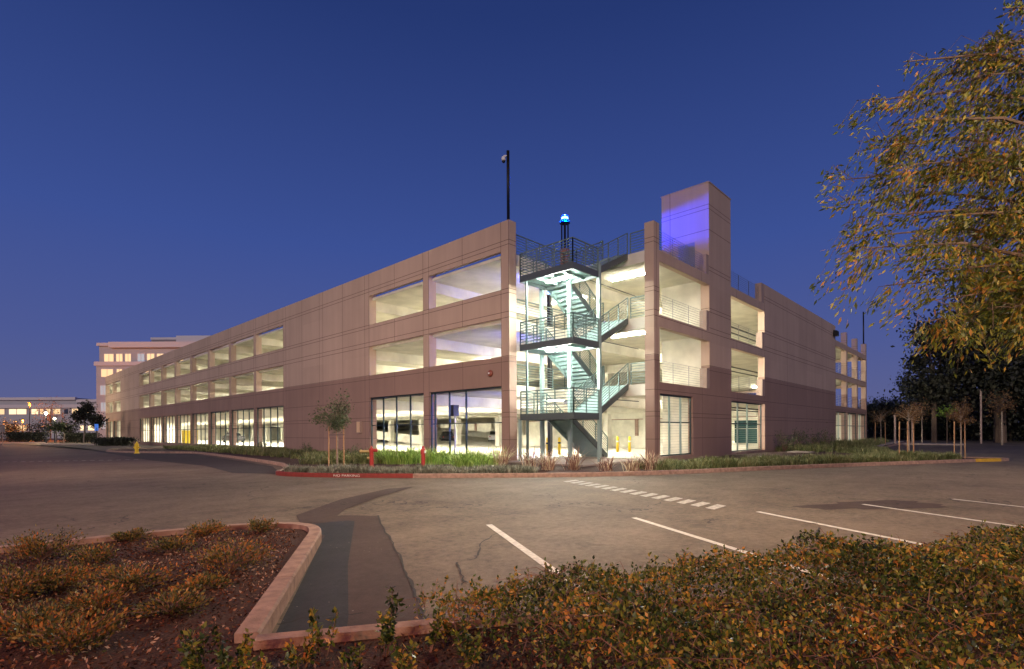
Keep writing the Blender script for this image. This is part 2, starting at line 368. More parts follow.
# hatched bars of the crossing marking in front of the garage
A0 = np.array(G(568,480.6)); A1 = np.array(G(724,508.6)); nb = 15
for i in range(nb):
    c = A0+(A1-A0)*((i+.5)/nb); d = (A1-A0)/np.linalg.norm(A1-A0); n = np.array((-d[1], d[0])); L = np.linalg.norm(A1-A0)/nb*.58
    q = [c-d*L/2-n*.31+d*.16, c+d*L/2-n*.31+d*.16, c+d*L/2+n*.31-d*.16, c-d*L/2+n*.31-d*.16]
    struct(MB().add([(*p, .008) for p in q], [(0,1,2,3)]).build('crossing_bar', M['bar']))
for i in range(17):
    px = -6+i*8.7; a = G(px, 462.2-px*.018); b = G(px+4.6, 462.1-px*.018)
    d = np.array(b)-np.array(a)
    struct(stripe(a, b, .22).build('road_marking', M['line']))
def crack(pts, w=.022):
    mb = MB()
    P = [pts[0]]
    for a, b in zip(pts, pts[1:]):
        for k in range(1, 6):
            t = k/5; P.append((a[0]+(b[0]-a[0])*t+random.uniform(-.03,.03), a[1]+(b[1]-a[1])*t+random.uniform(-.03,.03)))
    for a, b in zip(P, P[1:]):
        ww = w*random.uniform(.5,1.3); q = stripe(a, b, ww, .011); mb.add(q.v, q.f)
    return struct(mb.build('road_crack', M['crack']))
crack([G(378,516),G(384,530),G(395,548),G(404,568),G(410,585),G(419,605),G(423,622)], .03)
crack([G(492,536),G(480,544),G(478,556),G(471,561)]); crack([G(457,563),G(460,572),G(466,584)]); crack([G(505,532),G(492,536)],.012)
crack([G(820,528),G(815,536),G(826,544)],.03); crack([G(740,502),G(790,505),G(850,508),G(900,512)],.02)
crack([G(385,517),G(340,511),G(310,508)],.012)

# ------------------------------------------------------------------ the parking garage
XL, YR = 18.57, 12.47
gar = thing('parking_garage', (18.57,17.75,0), 'three storey beige and brown concrete parking garage with brightly lit open floors', 'parking garage')
def part(mb, name, m, parent=gar, label=None, smooth=False):
    o = mb.build(name, M[m] if isinstance(m, str) else m, parent, smooth=smooth)
    if label: o['label'] = label
    return o
yk = [17.75+6.35*k for k in range(17)]
solid = {2,3,12,13}
# west front: columns, spandrels, solid panels
for k in range(17):
    if k in (3,13): continue
    y0 = yk[k]
    part(MB().box(XL, XL+.52, y0, y0+.55, 0, 11.99), 'column', 'facade')
for k in range(16):
    y0, y1 = yk[k]+.55, yk[k+1]
    if k in solid: continue
    for z0, z1 in ((3.87,5.33),(7.2,8.63),(10.54,11.99)):
        part(MB().box(XL, XL+.22, y0, y1, z0, z1), 'spandrel', 'facade')
    part(MB().box(XL+.02, XL+.22, y0, y1, 0, .32), 'plinth', 'facade')
for a, b in ((yk[2]+.55, yk[4]),(yk[12]+.55, yk[14])):
    part(MB().box(XL, XL+.25, a, b, 0, 11.99), 'wall_panel', 'facade')
# west windows at ground level
def window(y0, y1, mull, name='window'):
    w = part(MB().box(XL+.10,XL+.18,y0,y1,3.79,3.865).box(XL+.10,XL+.18,y0,y1,.325,.40).box(XL+.10,XL+.18,y0,y0+.07,.40,3.79).box(XL+.10,XL+.18,y1-.07,y1,.40,3.79), name, 'mull')
    for y in mull: part(MB().box(XL+.09,XL+.17,y-.035,y+.035,.40,3.79), 'mullion', 'mull', w)
    yt0 = y0+.07 if y0 > 19 else 21.1
    part(MB().box(XL+.11,XL+.16,yt0 if y0>19 else y0+.07,y1-.07,2.03,2.08), 'transom', 'mull', w)
    return w
for k in range(16):
    if k in solid: continue
    y0, y1 = yk[k]+.55, yk[k+1]
    if k == 0: window(y0, y1, (21.07,22.46,23.72))
    elif k > 13: window(y0, y1, (y0+1.4*2,))
    else: window(y0, y1, [y0+(y1-y0)*j/4 for j in (1,2,3)])
# south front
def scol(x0, x1, z1=11.95, y1=.5): return part(MB().box(x0, x1, YR, YR+y1, 0, z1), 'column', 'facade')
scol(23.2, 23.75, 11.8)
for x0 in (64.5, 69.7, 74.8): scol(x0, x0+.5, 11.9)
LV = ((3.44,4.01),(6.72,7.31),(9.95,10.51))
for x0, x1 in ((23.75,29.66),(32.9,39.0),(59.75,64.5),(65.0,69.7),(70.2,74.8)):
    for z0, z1 in LV: part(MB().box(x0, x1, YR, YR+.3, z0, z1), 'spandrel', 'facade')
part(MB().box(39.0,59.75,YR,YR+.45,0,11.87), 'wall_panel', 'facade')
for z0 in (4.01,7.31,10.51):
    if z0 < 9: part(MB().box(38.55,38.995,YR+.01,YR+.42,z0,z0+1.15), 'rail_stub', 'cap')
    part(MB().box(29.3,29.655,YR+.01,YR+.42,z0,z0+1.15), 'rail_stub', 'cap')
part(MB().box(38.45,38.995,YR+.01,YR+.44,10.51,11.87), 'rail_stub', 'cap')
part(MB().box(27.45,29.66,YR+.003,YR+.28,0,3.44), 'wall_panel', 'facade')
part(MB().box(23.75,27.45,YR+.01,YR+.25,0,.3), 'plinth', 'facade')
part(MB().box(32.9,39.0,YR+.01,YR+.25,0,.24), 'plinth', 'facade')
# tower
tw = part(MB().box(29.66,32.9,YR+.0,15.4,0,15.85), 'stair_tower', 'facade', label='tall square tower rising above the roof, its left face lit blue')
part(MB().box(29.625,29.657,12.97,15.40,.2,10.29), 'inner_lining', 'conc', tw)
part(MB().box(29.60,29.655,13.3,14.3,10.46,12.6), 'door', 'door', tw)
part(MB().box(29.56,29.599,14.02,14.2,11.4,11.5), 'handle', 'wire', ORG and bpy.data.objects['door'])
part(MB().box(29.63,32.93,YR-.03,15.44,15.852,15.91), 'coping', 'facade', tw)
# south ground windows with steel grille
def gwin(x0, x1, mull, z0, z1):
    y = YR+.1
    w = part(MB().box(x0,x1,y,y+.08,z1-.08,z1).box(x0,x1,y,y+.08,z0,z0+.07).box(x0,x0+.06,y,y+.08,z0+.07,z1-.08).box(x1-.06,x1,y,y+.08,z0+.07,z1-.08), 'window', 'mull')
    for x in mull: part(MB().box(x-.045,x+.045,y-.01,y+.07,z0+.07,z1-.08), 'mullion', 'teal', w)
    part(MB().box(x0+.06,x1-.06,y+.01,y+.06,2.0,2.06), 'transom', 'mull', w)
    g = MB()
    n = 22
    for i in range(1, n):
        z = z0+(z1-z0)*i/n; g.box(x0+.06,x1-.06,y+.075,y+.085,z-.006,z+.006)
    part(g, 'grille', 'wire', w)
    return w
gwin(23.76,27.44,(24.95,26.2),.32,3.43)
gwin(32.91,38.6,(34.2,35.9),.26,3.43)
for x0, x1 in ((59.76,64.49),(65.01,69.69),(70.21,74.79)): gwin(x0, x1, (x0+1.6,), .2, 3.43)
# wire rails in the upper openings
def wrail(x0, x1, z, n=9, h=1.1):
    g = MB()
    for i in range(n):
        zz = z+.1+(h-.1)*i/(n-1); g.bar((x0,YR+.2,zz),(x1,YR+.2,zz),.016)
    k = max(1, int((x1-x0)/1.6))
    for i in range(1,k): g.box(x0+(x1-x0)*i/k-.012,x0+(x1-x0)*i/k+.012,YR+.21,YR+.24,z,z+h)
    return part(g, 'railing', 'wire')
for z in (4.01,7.31,10.51):
    wrail(23.76,29.29,z); wrail(32.91,38.44,z)
    if z < 9:
        for x0, x1 in ((59.76,64.49),(65.01,69.69),(70.21,74.79)): wrail(x0, x1, z, 7)
# slabs
for z in (.2,3.9,7.2,10.45):
    th = .15 if z > 1 else .14
    zz = .2 if z < 1 else z
    part(MB().prism([(23.5,12.8),(75.0,12.8),(75.0,119.6),(18.83,119.6),(18.83,18.2),(23.5,18.2)], zz-th, zz), 'floor_slab', 'floor' if z < 1 else 'conc')
# slab-edge beams around the stair notch
for z in (3.9,7.2,10.45):
    part(MB().box(23.2,23.49,12.98,17.9,z-.55,z+.02), 'edge_beam', 'conc')
    part(MB().box(19.1,23.49,17.9,18.19,z-.55,z+.02), 'edge_beam', 'conc')
# cross beams under every floor
for k in range(17):
    for z in (3.75,7.05,10.3):
        part(MB().box(XL+.53 if k else 23.5,37.0,yk[k]+.08,yk[k]+.48,z-.62,z), 'ceiling_beam', 'conc')
# inner columns
for k in range(0,17):
    for x in (37.0,55.0):
        if x > 40 and k > 12: continue
        part(MB().box(x,x+.55,yk[k]+.02,yk[k]+.57,.2,10.3), 'inner_column', 'conc')
for x in (37.0,55.0):
    for z in (3.75,7.05,10.3): part(MB().box(x+.05,x+.5,18.4,119.5,z-.7,z-.003), 'girder', 'conc')
# ramp in the middle bay
for z0, z1, y0, y1 in ((.2,3.9,49.5,106.6),(3.9,7.2,49.5,106.6)):
    mb = MB(); x0, x1 = 38.0, 54.6
    mb.add([(x0,y0,z0+.01),(x1,y0,z0+.01),(x1,y1,z1),(x0,y1,z1),(x0,y0,z0-.2),(x1,y0,z0-.2),(x1,y1,z1-.25),(x0,y1,z1-.25)], [(0,1,2,3),(4,7,6,5),(0,4,5,1),(1,5,6,2),(2,6,7,3),(3,7,4,0)])
    part(mb, 'ramp', 'conc')
    for x in (x0-.16, x1+.02):
        part(MB().add([(x,y0,z0-.2),(x+.14,y0,z0-.2),(x+.14,y1,z1-.25),(x,y1,z1-.25),(x,y0,z0+.9),(x+.14,y0,z0+.9),(x+.14,y1,z1+.9),(x,y1,z1+.9)],
          [(0,3,2,1),(4,5,6,7),(0,1,5,4),(1,2,6,5),(2,3,7,6),(3,0,4,7)]), 'ramp_wall', 'conc')
part(MB().box(38.2,38.45,21,36,.2,1.2), 'inner_wall', 'conc')
# east and north sides
for k in range(17): part(MB().box(74.8,75.3,yk[k],yk[k]+.55,0,11.9), 'column', 'facade')
for z0, z1 in ((3.44,5.0),(6.72,8.3),(9.95,11.6)):
    part(MB().box(75.0,75.25,18.31,119.3,z0,z1), 'spandrel', 'facade')
for z0, z1 in LV: part(MB().box(75.0,75.25,12.98,17.74,z0,z1), 'spandrel', 'facade')
part(MB().box(75.01,75.27,12.98,115,.2,3.43), 'wall_panel', 'conc')
part(MB().box(XL+.6,74.7,119.62,119.9,0,11.9), 'wall_panel', 'conc')
q = W(747,58)
lg = part(MB().box(q[0]-.1,q[0]+.1,q[1]-1.3,q[1]+1.3,.2,2.7), 'lobby_glazing', mat('dark_teal_glass',(.02,.07,.075),.15))
part(MB().box(q[0]-.14,q[0]-.101,q[1]-1.35,q[1]+1.35,1.75,1.83).box(q[0]-.14,q[0]-.101,q[1]-.05,q[1]+.05,.2,1.749), 'glazing_bar', 'conc', lg)
# soffit lights
def light_fixture(x, y, z, L=2.4, ax='y', m='lamp'):
    a, b = (.07, L/2) if ax == 'y' else (L/2, .07)
    f = part(MB().box(x-a-.02,x+a+.02,y-b-.02,y+b+.02,z-.06,z-.002), 'ceiling_light', 'white')
    part(MB().box(x-a,x+a,y-b,y+b,z-.13,z-.062), 'tube', m, f)
for fl, z in enumerate((3.75,7.05,10.3)):
    for k in range(16):
        y = yk[k]+3.4
        if fl == 0 or k % 2 == 0 or k < 4 or k > 13:
            light_fixture(27.5, y, z, 3.0)
        if fl == 0 and k % 2 == 0: light_fixture(46.0, y if y < 45 else y, z, 3.0) if y < 46 else None
        if fl == 0 and k < 12 and k % 2 == 1: light_fixture(65.0, y, z, 3.0)
    light_fixture(25.8, 15.4, z, 2.2, 'y', 'lamp_dim')
    light_fixture(35.6, 15.6, z, 2.2)
    light_fixture(58.0, 17.4, z, 2.2, 'y', 'lamp_dim'); light_fixture(68.0, 22.0, z, 2.2)
    if fl: light_fixture(48.0, 22.0, z, 3.0, 'x'); light_fixture(64.0, 26.0, z, 3.0, 'x')
# sprinkler pipes
for z in (3.75,7.05,10.3):
    for y, dz in ((16.4,.28),(17.1,.42)):
        part(MB().tube([(33.2,y,z-dz),(58,y,z-dz)], .05, 8), 'pipe', 'dark')
    part(MB().tube([(24.2,16.9,z-.3),(29.4,16.9,z-.3)], .03, 8), 'pipe', 'dark')
# bell and wall lamp on the brown band
bell = thing('fire_bell', (XL-.12,19.05,4.55), 'round red fire bell with pale centre on the brown band near the corner', 'bell')
mb = MB(); n = 20
for r, x in ((.17,-.02),(.17,-.07),(.13,-.12),(.05,-.14)): 
    for i in range(n): mb.v.append((XL+x, 19.05+r*math.cos(2*math.pi*i/n), 4.55+r*math.sin(2*math.pi*i/n)))
for j in range(3):
    for i in range(n): mb.f.append((j*n+i, j*n+(i+1)%n, (j+1)*n+(i+1)%n, (j+1)*n+i))
mb.f.append(tuple(3*n+i for i in range(n))); mb.f.append(tuple(reversed(range(n))))
mb.build('gong', mat('bell_copper',(.22,.06,.04),.4), bell, smooth=True)
MB().box(XL-.17,XL-.141,19.01,19.09,4.51,4.59).build('centre_nut', M['white'], bell)
y_ = 31.6
wl = thing('junction_box', (XL-.1,y_,1.7), 'small cream box on the brown wall above the dark shrub', 'utility box')
MB().box(XL-.16,XL-.003,y_-.22,y_+.22,1.55,2.35).build('housing', M['cap'], wl)
MB().box(XL-.19,XL-.161,y_-.18,y_+.18,1.6,2.3).build('cover', mat('cream_cover',(.62,.45,.28),.6), wl)
for nm, lab, loc in (('security_camera','black security camera at the top of the solid wall beside the far open bays',(58.9,YR-.22,11.0)),):
    s = thing(nm, (loc[0],YR,loc[2]), lab, 'camera')
    MB().box(loc[0]-.25,loc[0]+.3,loc[1]-.2,loc[1]+.18,loc[2]-.25,loc[2]+.2).build('housing', M['black'], s)
    MB().bar((loc[0],YR-.003,loc[2]+.3),(loc[0],YR-.35,loc[2]+.22),.12).build('bracket', M['black'], s)

# ------------------------------------------------------------------ steel staircase in the notch
stair = thing('steel_staircase', (20.6,15.5,.17), 'teal steel switchback staircase with dark rails at the open corner of the garage', 'staircase')
def rail(pts, h=1.07, nb=8, posts=True, parent=stair, m='rail', step=1.2):
    g = MB()
    for a, b in zip(pts, pts[1:]):
        a = np.array(a, float); b = np.array(b, float); L = np.linalg.norm(b-a); n = max(1, round(L/step))
        for i in range(n+1):
            p = a+(b-a)*i/n; g.box(p[0]-.022,p[0]+.022,p[1]-.022,p[1]+.022,p[2],p[2]+h)
        for i in range(nb):
            z = .12+(h-.12)*i/(nb-1); w = .05 if i == nb-1 else .028
            g.bar(a+(0,0,z), b+(0,0,z), w)
    return g.build('railing', M[m], parent)
X0, X1, XF = 18.62, 20.6, 23.2
YA, YM0, YM1, YB = 13.9, 15.4, 15.6, 17.1
PZ = (2.42,5.75,9.05); FZ = (.17,3.9,7.2,10.45)
def flight(x0, z0, x1, z1, ya, yb, label=None):
    """treads, closed risers and two stringers from (x0,z0) up to (x1,z1)"""
    rise = z1-z0; n = max(3, round(rise/.17)); g = MB(); dx = (x1-x0)/n; dz = rise/n
    for i in range(n):
        xa, xb = x0+dx*i, x0+dx*(i+1); z = z0+dz*(i+1)
        if i < n-1 or True: g.box(min(xa,xb), max(xa,xb), ya+.05, yb-.05, z-.045, z-.001)
        g.box(min(xa,xa+.02*np.sign(dx)), max(xa,xa+.02*np.sign(dx)), ya+.052, yb-.052, z-dz-.0, z-.046)
    fl = g.build('flight', M['teal'], stair)
    for y in (ya, yb-.05):
        s = MB(); q = []
        for yy in (y, y+.05):
            q += [(x0,yy,z0-.12),(x1,yy,z1-.22),(x1,yy,z1+.10),(x0,yy,z0+.20)]
        s.add(q, [(0,1,2,3),(7,6,5,4),(0,4,5,1),(1,5,6,2),(2,6,7,3),(3,7,4,0)])
        s.build('stringer', M['fascia'] if y == ya else M['teal'], fl)
    for y in (ya+.02, yb-.02):
        g = MB(); a = np.array((x0,y,z0+.1)); b = np.array((x1,y,z1+.1)); n2 = 3
        for i in range(n2+1):
            p = a+(b-a)*i/n2; g.box(p[0]-.022,p[0]+.022,y-.022,y+.022,p[2],p[2]+1.0)
        for i in range(8):
            z = .1+.9*i/7; g.bar(a+(0,0,z), b+(0,0,z), .045 if i == 7 else .02)
        g.build('railing', M['rail'], fl)
    return fl
for i, z in enumerate(PZ):
    pl = MB().box(X0+.06,X1-.06,YA+.06,YB-.06,z-.10,z-.01)
    for yb_ in (YA+.8, YA+1.6, YA+2.4): pl.box(X0+.061,X1-.061,yb_-.04,yb_+.04,z-.22,z-.101)
    pl = pl.build('landing', M['teal'], stair)
    MB().box(X0,X1,YA,YA+.06,z-.28,z+.02).box(X0,X0+.06,YA+.06,YB-.06,z-.28,z+.02).box(X0,X1,YB-.06,YB,z-.28,z+.02).box(X1-.06,X1,YA+.06,YB-.06,z-.28,z+.02).build('fascia', M['fascia'], pl)
    if i: 
        f = MB().box(19.25,19.45,14.6,16.0,z-.30,z-.225).build('landing_light', M['white'], stair); MB().box(19.27,19.43,14.62,15.98,z-.36,z-.302).build('lens', M['lamp_cool'], f)
    rail([(X1-.03,YA+.03,z+.02),(X0+.03,YA+.03,z+.02),(X0+.03,YB-.03,z+.02),(X1-.03,YB-.03,z+.02)])
    rail([(X1-.03,YM0,z+.02),(X1-.03,YM1,z+.02)], step=.5)
flight(X1+3.3, FZ[0], X1, PZ[0], YM1, YB)
flight(X1, PZ[0], XF, FZ[1], YA, YM0)
flight(XF, FZ[1], X1, PZ[1], YM1, YB)
flight(X1, PZ[1], XF, FZ[2], YA, YM0)
flight(XF, FZ[2], X1, PZ[2], YM1, YB)
flight(X1, PZ[2], XF, FZ[3], YA, YM0)
for (x, y, w, z1, m) in ((X1+.09,YA+.05,.16,9.4,'teal'),(X1-.14,15.5,.17,9.03,'teal'),(X1-.14,YB+.16,.17,9.03,'teal'),(X0+.12,16.75,.085,9.03,'rail'),(X0+.12,YB+.12,.12,2.2,'teal'),(19.3,YB+.14,.1,2.2,'teal')):
    MB().box(x-w/2,x+w/2,y-w/2,y+w/2,.17,z1).build('post', M[m], stair)
# guard rails of the garage floors round the notch
for z in (3.92,7.22,10.47):
    for pts in ([(23.35,13.0,z),(23.35,YA-.06,z)], [(23.35,YB+.1,z),(23.35,18.05,z),(19.15,18.05,z)]):
        rail(pts, parent=gar)
rail([(23.35,YM0+.04,3.92),(23.35,YM1-.04,3.92)], parent=gar, step=.5)
rail([(23.35,YM0+.1,10.47),(23.35,YB+.1,10.47)], parent=gar)

# ------------------------------------------------------------------ things on and around the garage
def campole(x, y, z, label, h=3.55, cam=True):
    t = thing('camera_pole', (x,y,z), label, 'pole')
    MB().tube([(x,y,z),(x,y,z+h)], .075, 10).build('pole', M['black'], t, smooth=True)
    MB().box(x-.17,x+.17,y-.17,y+.17,z,z+.04).build('base_plate', M['black'], t)
    if cam:
        cx, cy = C(-.22, 0); 
        MB().bar((x,y,z+h-.25),(x+cx,y+cy,z+h-.25),.05).build('arm', M['white'], t)
        d = MB().lathe(x+cx, y+cy, [(.04,z+h-.26),(.10,z+h-.32),(.11,z+h-.45),(.09,z+h-.5)]).build('camera', M['white'], t, smooth=True)
        MB().sphere((x+cx,y+cy,z+h-.52), .085).build('dome', M['black'], d, smooth=True)
campole(XL+.26, 18.02, 11.99, 'tall black pole with white dome camera on the garage corner column')
campole(75.05, YR+.25, 11.9, 'black pole on the farthest column at the right end of the garage', 3.9, False)
# blue-light call tower on the roof
bx, by, bz = 24.35, 18.75, 10.45
t = thing('call_tower', (bx,by,bz), 'emergency call tower with glowing blue beacon on the garage roof', 'call tower')
MB().box(bx-.2,bx+.2,by-.2,by+.2,bz,bz+1.75).build('cabinet', mat('call_box_bronze',(.30,.16,.10),.5), t)
for dx in (-.13,.13):
    for dy in (-.13,.13): MB().box(bx+dx-.03,bx+dx+.03,by+dy-.03,by+dy+.03,bz+1.752,bz+3.2).build('post', M['black'], t)
MB().box(bx-.08,bx+.08,by-.08,by+.08,bz+3.201,bz+3.25).build('lamp_base', M['black'], t)
MB().lathe(bx,by,[(.3,bz+3.255),(.3,bz+3.265)],24).build('added_lower_baffle', M['black'], t)  # baffle disc added to narrow the beacon's light to a band
MB().lathe(bx,by,[(.3,bz+3.36),(.3,bz+3.37)],24).build('added_upper_baffle', M['black'], t)  # second added disc, cuts off the light band from above
MB().lathe(bx,by,[(.17,bz+3.371),(.21,bz+3.43),(.21,bz+3.47)],16).lathe(bx,by,[(.21,bz+3.60),(.2,bz+3.66),(.12,bz+3.74),(.01,bz+3.77)],16).build('lens_shell', M['blue_rim'], t, smooth=True)
MB().lathe(bx,by,[(.19,bz+3.471),(.20,bz+3.53),(.19,bz+3.599)],16).build('beacon', M['blue_lens'], t, smooth=True)
# wall call stations with blue lamps on each storey
for z in (.2,3.9,7.2):
    x, y = 22.9, 18.75
    lab = {.2:'blue call light post on the ground floor behind the stairs', 3.9:'blue call light post on the second storey behind the stairs', 7.2:'blue call light post on the top storey behind the stairs'}[z]
    t = thing('call_post', (x,y,z), lab, 'call post')
    MB().box(x-.1,x+.1,y-.1,y+.1,z,z+2.1).build('post', M['dark'], t)
    MB().lathe(x,y,[(.07,z+2.101),(.09,z+2.15),(.09,z+2.28),(.02,z+2.34)],12).build('lamp', M['blue_small'], t)
# sign post with a dark box in front of the first window
x, y = XL+.75, 22.75
t = thing('sign_post', (x,y,.2), 'pale post with dark box standing behind the window next to the corner column', 'sign post')
MB().tube([(x,y,.2),(x,y,2.5)], .05, 8).build('post', mat('pale_post',(.45,.5,.62),.5), t)
MB().box(x-.2,x+.2,y-.12,y+.14,2.5,3.12).build('box', M['dark'], t)
# yellow bollards
def bollard(x, y, z, label, cross=False):
    t = thing('bollard', (x,y,z), label, 'bollard', 'yellow bollards on the ground floor')
    MB().lathe(x,y,[(.085,z),(.085,z+.98),(.06,z+1.03),(.01,z+1.05)],14).build('post', M['yellow'], t, smooth=True)
    MB().lathe(x,y,[(.089,z+.66),(.089,z+.76)],14).build('band', M['black'] if not cross else M['white'], t)
bollard(*W(547.5,30.5), .2, 'yellow bollard farthest left behind the stairs')
bollard(*W(559.3,31.6), .2, 'yellow bollard just right of the leftmost one behind the stairs')
bollard(*W(617.5,35), .2, 'yellow bollard right of the stair foot, left one of two', True)
bollard(*W(629.5,35), .2, 'yellow bollard nearest the right corner column', True)
bx_, by_ = 22.5, 84.0
t = thing('yellow_cabinet', (bx_,by_,.2), 'bright yellow cabinet seen through a far ground floor window', 'cabinet')
MB().box(bx_-.9,bx_+.9,by_-.4,by_+.4,.2,1.9).build('body', M['yellow'], t); MB().box(bx_-.95,bx_+.95,by_-.45,by_+.45,1.901,2.0).build('lid', M['yellow'], t)
MB().box(bx_-.03,bx_+.03,by_-.43,by_-.401,.3,1.8).build('door_seam', M['dark'], t)
# fire hydrants
def hydrant(x, y, z, m, capm, label, s=1.0):
    t = thing('fire_hydrant', (x,y,z), label, 'fire hydrant')
    MB().lathe(x,y,[(.16*s,z),(.16*s,z+.05),(.11*s,z+.06),(.11*s,z+.5*s),(.14*s,z+.52*s),(.14*s,z+.57*s),(.11*s,z+.62*s),(.06*s,z+.70*s),(.035*s,z+.72*s),(.03*s,z+.78*s)],14).build('barrel', M[m], t, smooth=False)
    cx, cy = C(1,0)
    for sgn in (-1,1):
        MB().tube([(x+cx*.09*s*sgn,y+cy*.09*s*sgn,z+.40*s),(x+cx*.2*s*sgn,y+cy*.2*s*sgn,z+.40*s)], .05*s, 10).build('outlet', M[capm], t)
    MB().tube([(x-cy*.0,y,z+.36*s),(x+cy*.16*s,y-cx*.16*s,z+.36*s)], .07*s, 10).build('outlet', M[capm], t)
hx, hy = G(136.4,453.4,.1); hydrant(hx, hy, .1, 'yellow', 'yellow', 'yellow fire hydrant on the kerb tip left of the garage', 1.15)
hx, hy = G(371.5,468,.1)
t = thing('fire_standpipe', (hx,hy,.1), 'red fire pipe with two brass side outlets beside the staked tree', 'fire hydrant')
MB().lathe(hx,hy,[(.12,.1),(.12,.14),(.085,.15),(.085,.78),(.11,.8),(.11,.9),(.05,.95),(.03,1.02)],14).build('barrel', M['redp'], t)
cx, cy = C(1,0)
MB().tube([(hx-cx*.08,hy-cy*.08,.80),(hx-cx*.42,hy-cy*.42,.80)], .06, 10).tube([(hx-cx*.42,hy-cy*.42,.80),(hx-cx*.48,hy-cy*.48,.80)], .085, 10).build('outlet', M['brass'], t)
MB().tube([(hx+cx*.08,hy+cy*.08,.84),(hx+cx*.25,hy+cy*.25,.84)], .07, 10).build('outlet', M['redp'], t)
MB().tube([(hx-cx*.08,hy-cy*.08,.52),(hx-cx*.18,hy-cy*.18,.52)], .055, 10).build('outlet', M['brass'], t)
hx, hy = G(423.2,471.5,.1)
t = thing('fire_standpipe', (hx,hy,.1), 'plain red post indicator valve in front of the green leafy clumps', 'fire valve')
MB().lathe(hx,hy,[(.11,.1),(.11,.16),(.075,.17),(.075,.75),(.10,.77),(.10,.93),(.06,.98),(.045,1.06),(.01,1.08)],14).build('barrel', M['redp'], t)
MB().box(hx-.03,hx+.03,hy-.14,hy-.1,.8,.9).build('sight_glass', M['white'], t)
# lettering on the red kerb
def kerbtext(s, p0, p1, h, z):
    c = bpy.data.curves.new('kerb_lettering', 'FONT'); c.body = s; c.size = h*1.35; c.extrude = .001; c.align_x = 'LEFT'
    o = bpy.data.objects.new('kerb_lettering', c); COL.objects.link(o)
    bpy.context.view_layer.update(); me = bpy.data.meshes.new_from_object(o.evaluated_get(bpy.context.evaluated_depsgraph_get())); COL.objects.unlink(o); bpy.data.objects.remove(o)
    v = np.array([w.co[:] for w in me.vertices]); wid = v[:,0].max(); a = np.array(p0); b = np.array(p1); d = b-a; L = np.linalg.norm(d); d /= L; nrm = np.array((d[1], -d[0]))
    for w in me.vertices:
        x = w.co.x/wid*L; q = a+d*x+nrm*(.006+w.co.z); w.co = (q[0], q[1], z+w.co.y)
    ob = bpy.data.objects.new('kerb_lettering', me); COL.objects.link(ob); me.materials.append(M['line']); struct(ob); return ob
ia = min(range(len(front)), key=lambda i: math.dist(front[i], G(332,478))); ib = min(range(len(front)), key=lambda i: math.dist(front[i], G(356,478)))
pa, pb = np.array(front[ia]), np.array(front[ib+1 if ib == ia else ib])
dd = (pb-pa)/np.linalg.norm(pb-pa)
kerbtext('NO PARKING', pa, pa+dd*1.0, .085, .035)

# cars parked far inside
glass = mat('car_glass', (.03,.035,.04), .08, spec=.8); tyre = mat('tyre_rubber', (.02,.02,.02), .9)
def car(x, y, z, ang, paint, label):
    t = thing('parked_car', (x,y,z), label, 'car')
    ca, sa = math.cos(ang), math.sin(ang)
    def T(p): return (x+p[0]*ca-p[1]*sa, y+p[0]*sa+p[1]*ca, z+p[2])
    def loft(prof, w0, w1, m, nm, par=t):
        mb = MB(); n = len(prof)
        for sd in (-1, 1):
            for (px, pz) in prof:
                ww = w0+(w1-w0)*max(0,(pz-.6)/.9); mb.v.append(T((px, sd*ww, pz)))
        mb.f.append(tuple(reversed(range(n)))); mb.f.append(tuple(range(n, 2*n)))
        for i in range(n): j = (i+1) % n; mb.f.append((i, j, n+j, n+i))
        return mb.build(nm, m, par)
    body = loft([(-2.2,.35),(-2.25,.62),(-2.1,.93),(-1.2,1.0),(1.7,1.02),(2.15,.92),(2.2,.5),(2.1,.3),(-2.0,.28)], .88,.86, paint, 'body')
    loft([(-1.15,.99),(-.45,1.42),(.9,1.45),(1.75,1.01)], .82,.62, glass, 'windows')
    loft([(-.5,1.43),(-.4,1.47),(.85,1.49),(.95,1.455)], .68,.62, paint, 'roof')
    for wx in (-1.35,1.35):
        for sd in (-1,1):
            w = MB().tube([T((wx,sd*.72,.32)), T((wx,sd*.9,.32))], .32, 14).build('wheel', tyre, t)
            MB().tube([T((wx,sd*.902,.32)), T((wx,sd*.915,.32))], .19, 10).build('rim', M['wire'], w)
    for sd in (-1,1):
        MB().tube([T((-2.2,sd*.62,.72)), T((-2.27,sd*.62,.72))], .1, 10).build('headlight', M['white'], t)
        MB().tube([T((2.15,sd*.66,.75)), T((2.22,sd*.66,.75))], .09, 10).build('tail_light', M['redp'], t)
x, y = W(495,72); car(x, y, .2, R(225), mat('white_car_paint',(.7,.7,.7),.3), 'white car parked deep inside behind the corner window')
x, y = W(447,70); car(x, y, .2, R(235), mat('dark_car_paint',(.03,.03,.035),.3), 'dark car parked inside left of the pale sign post')
x, y = W(386,88); car(x, y, .2, R(180), mat('grey_car_paint',(.3,.3,.3),.3), 'grey car parked inside behind the second window')
x, y = W(203,75); car(x+4, y, .2, R(90), mat('black_car_paint',(.03,.03,.035),.3), 'dark car seen through a far ground floor window on the left')
x, y = W(577,62); car(x, y, .2, R(200), mat('maroon_car_paint',(.2,.03,.03),.3), 'maroon car parked inside beyond the stairs')
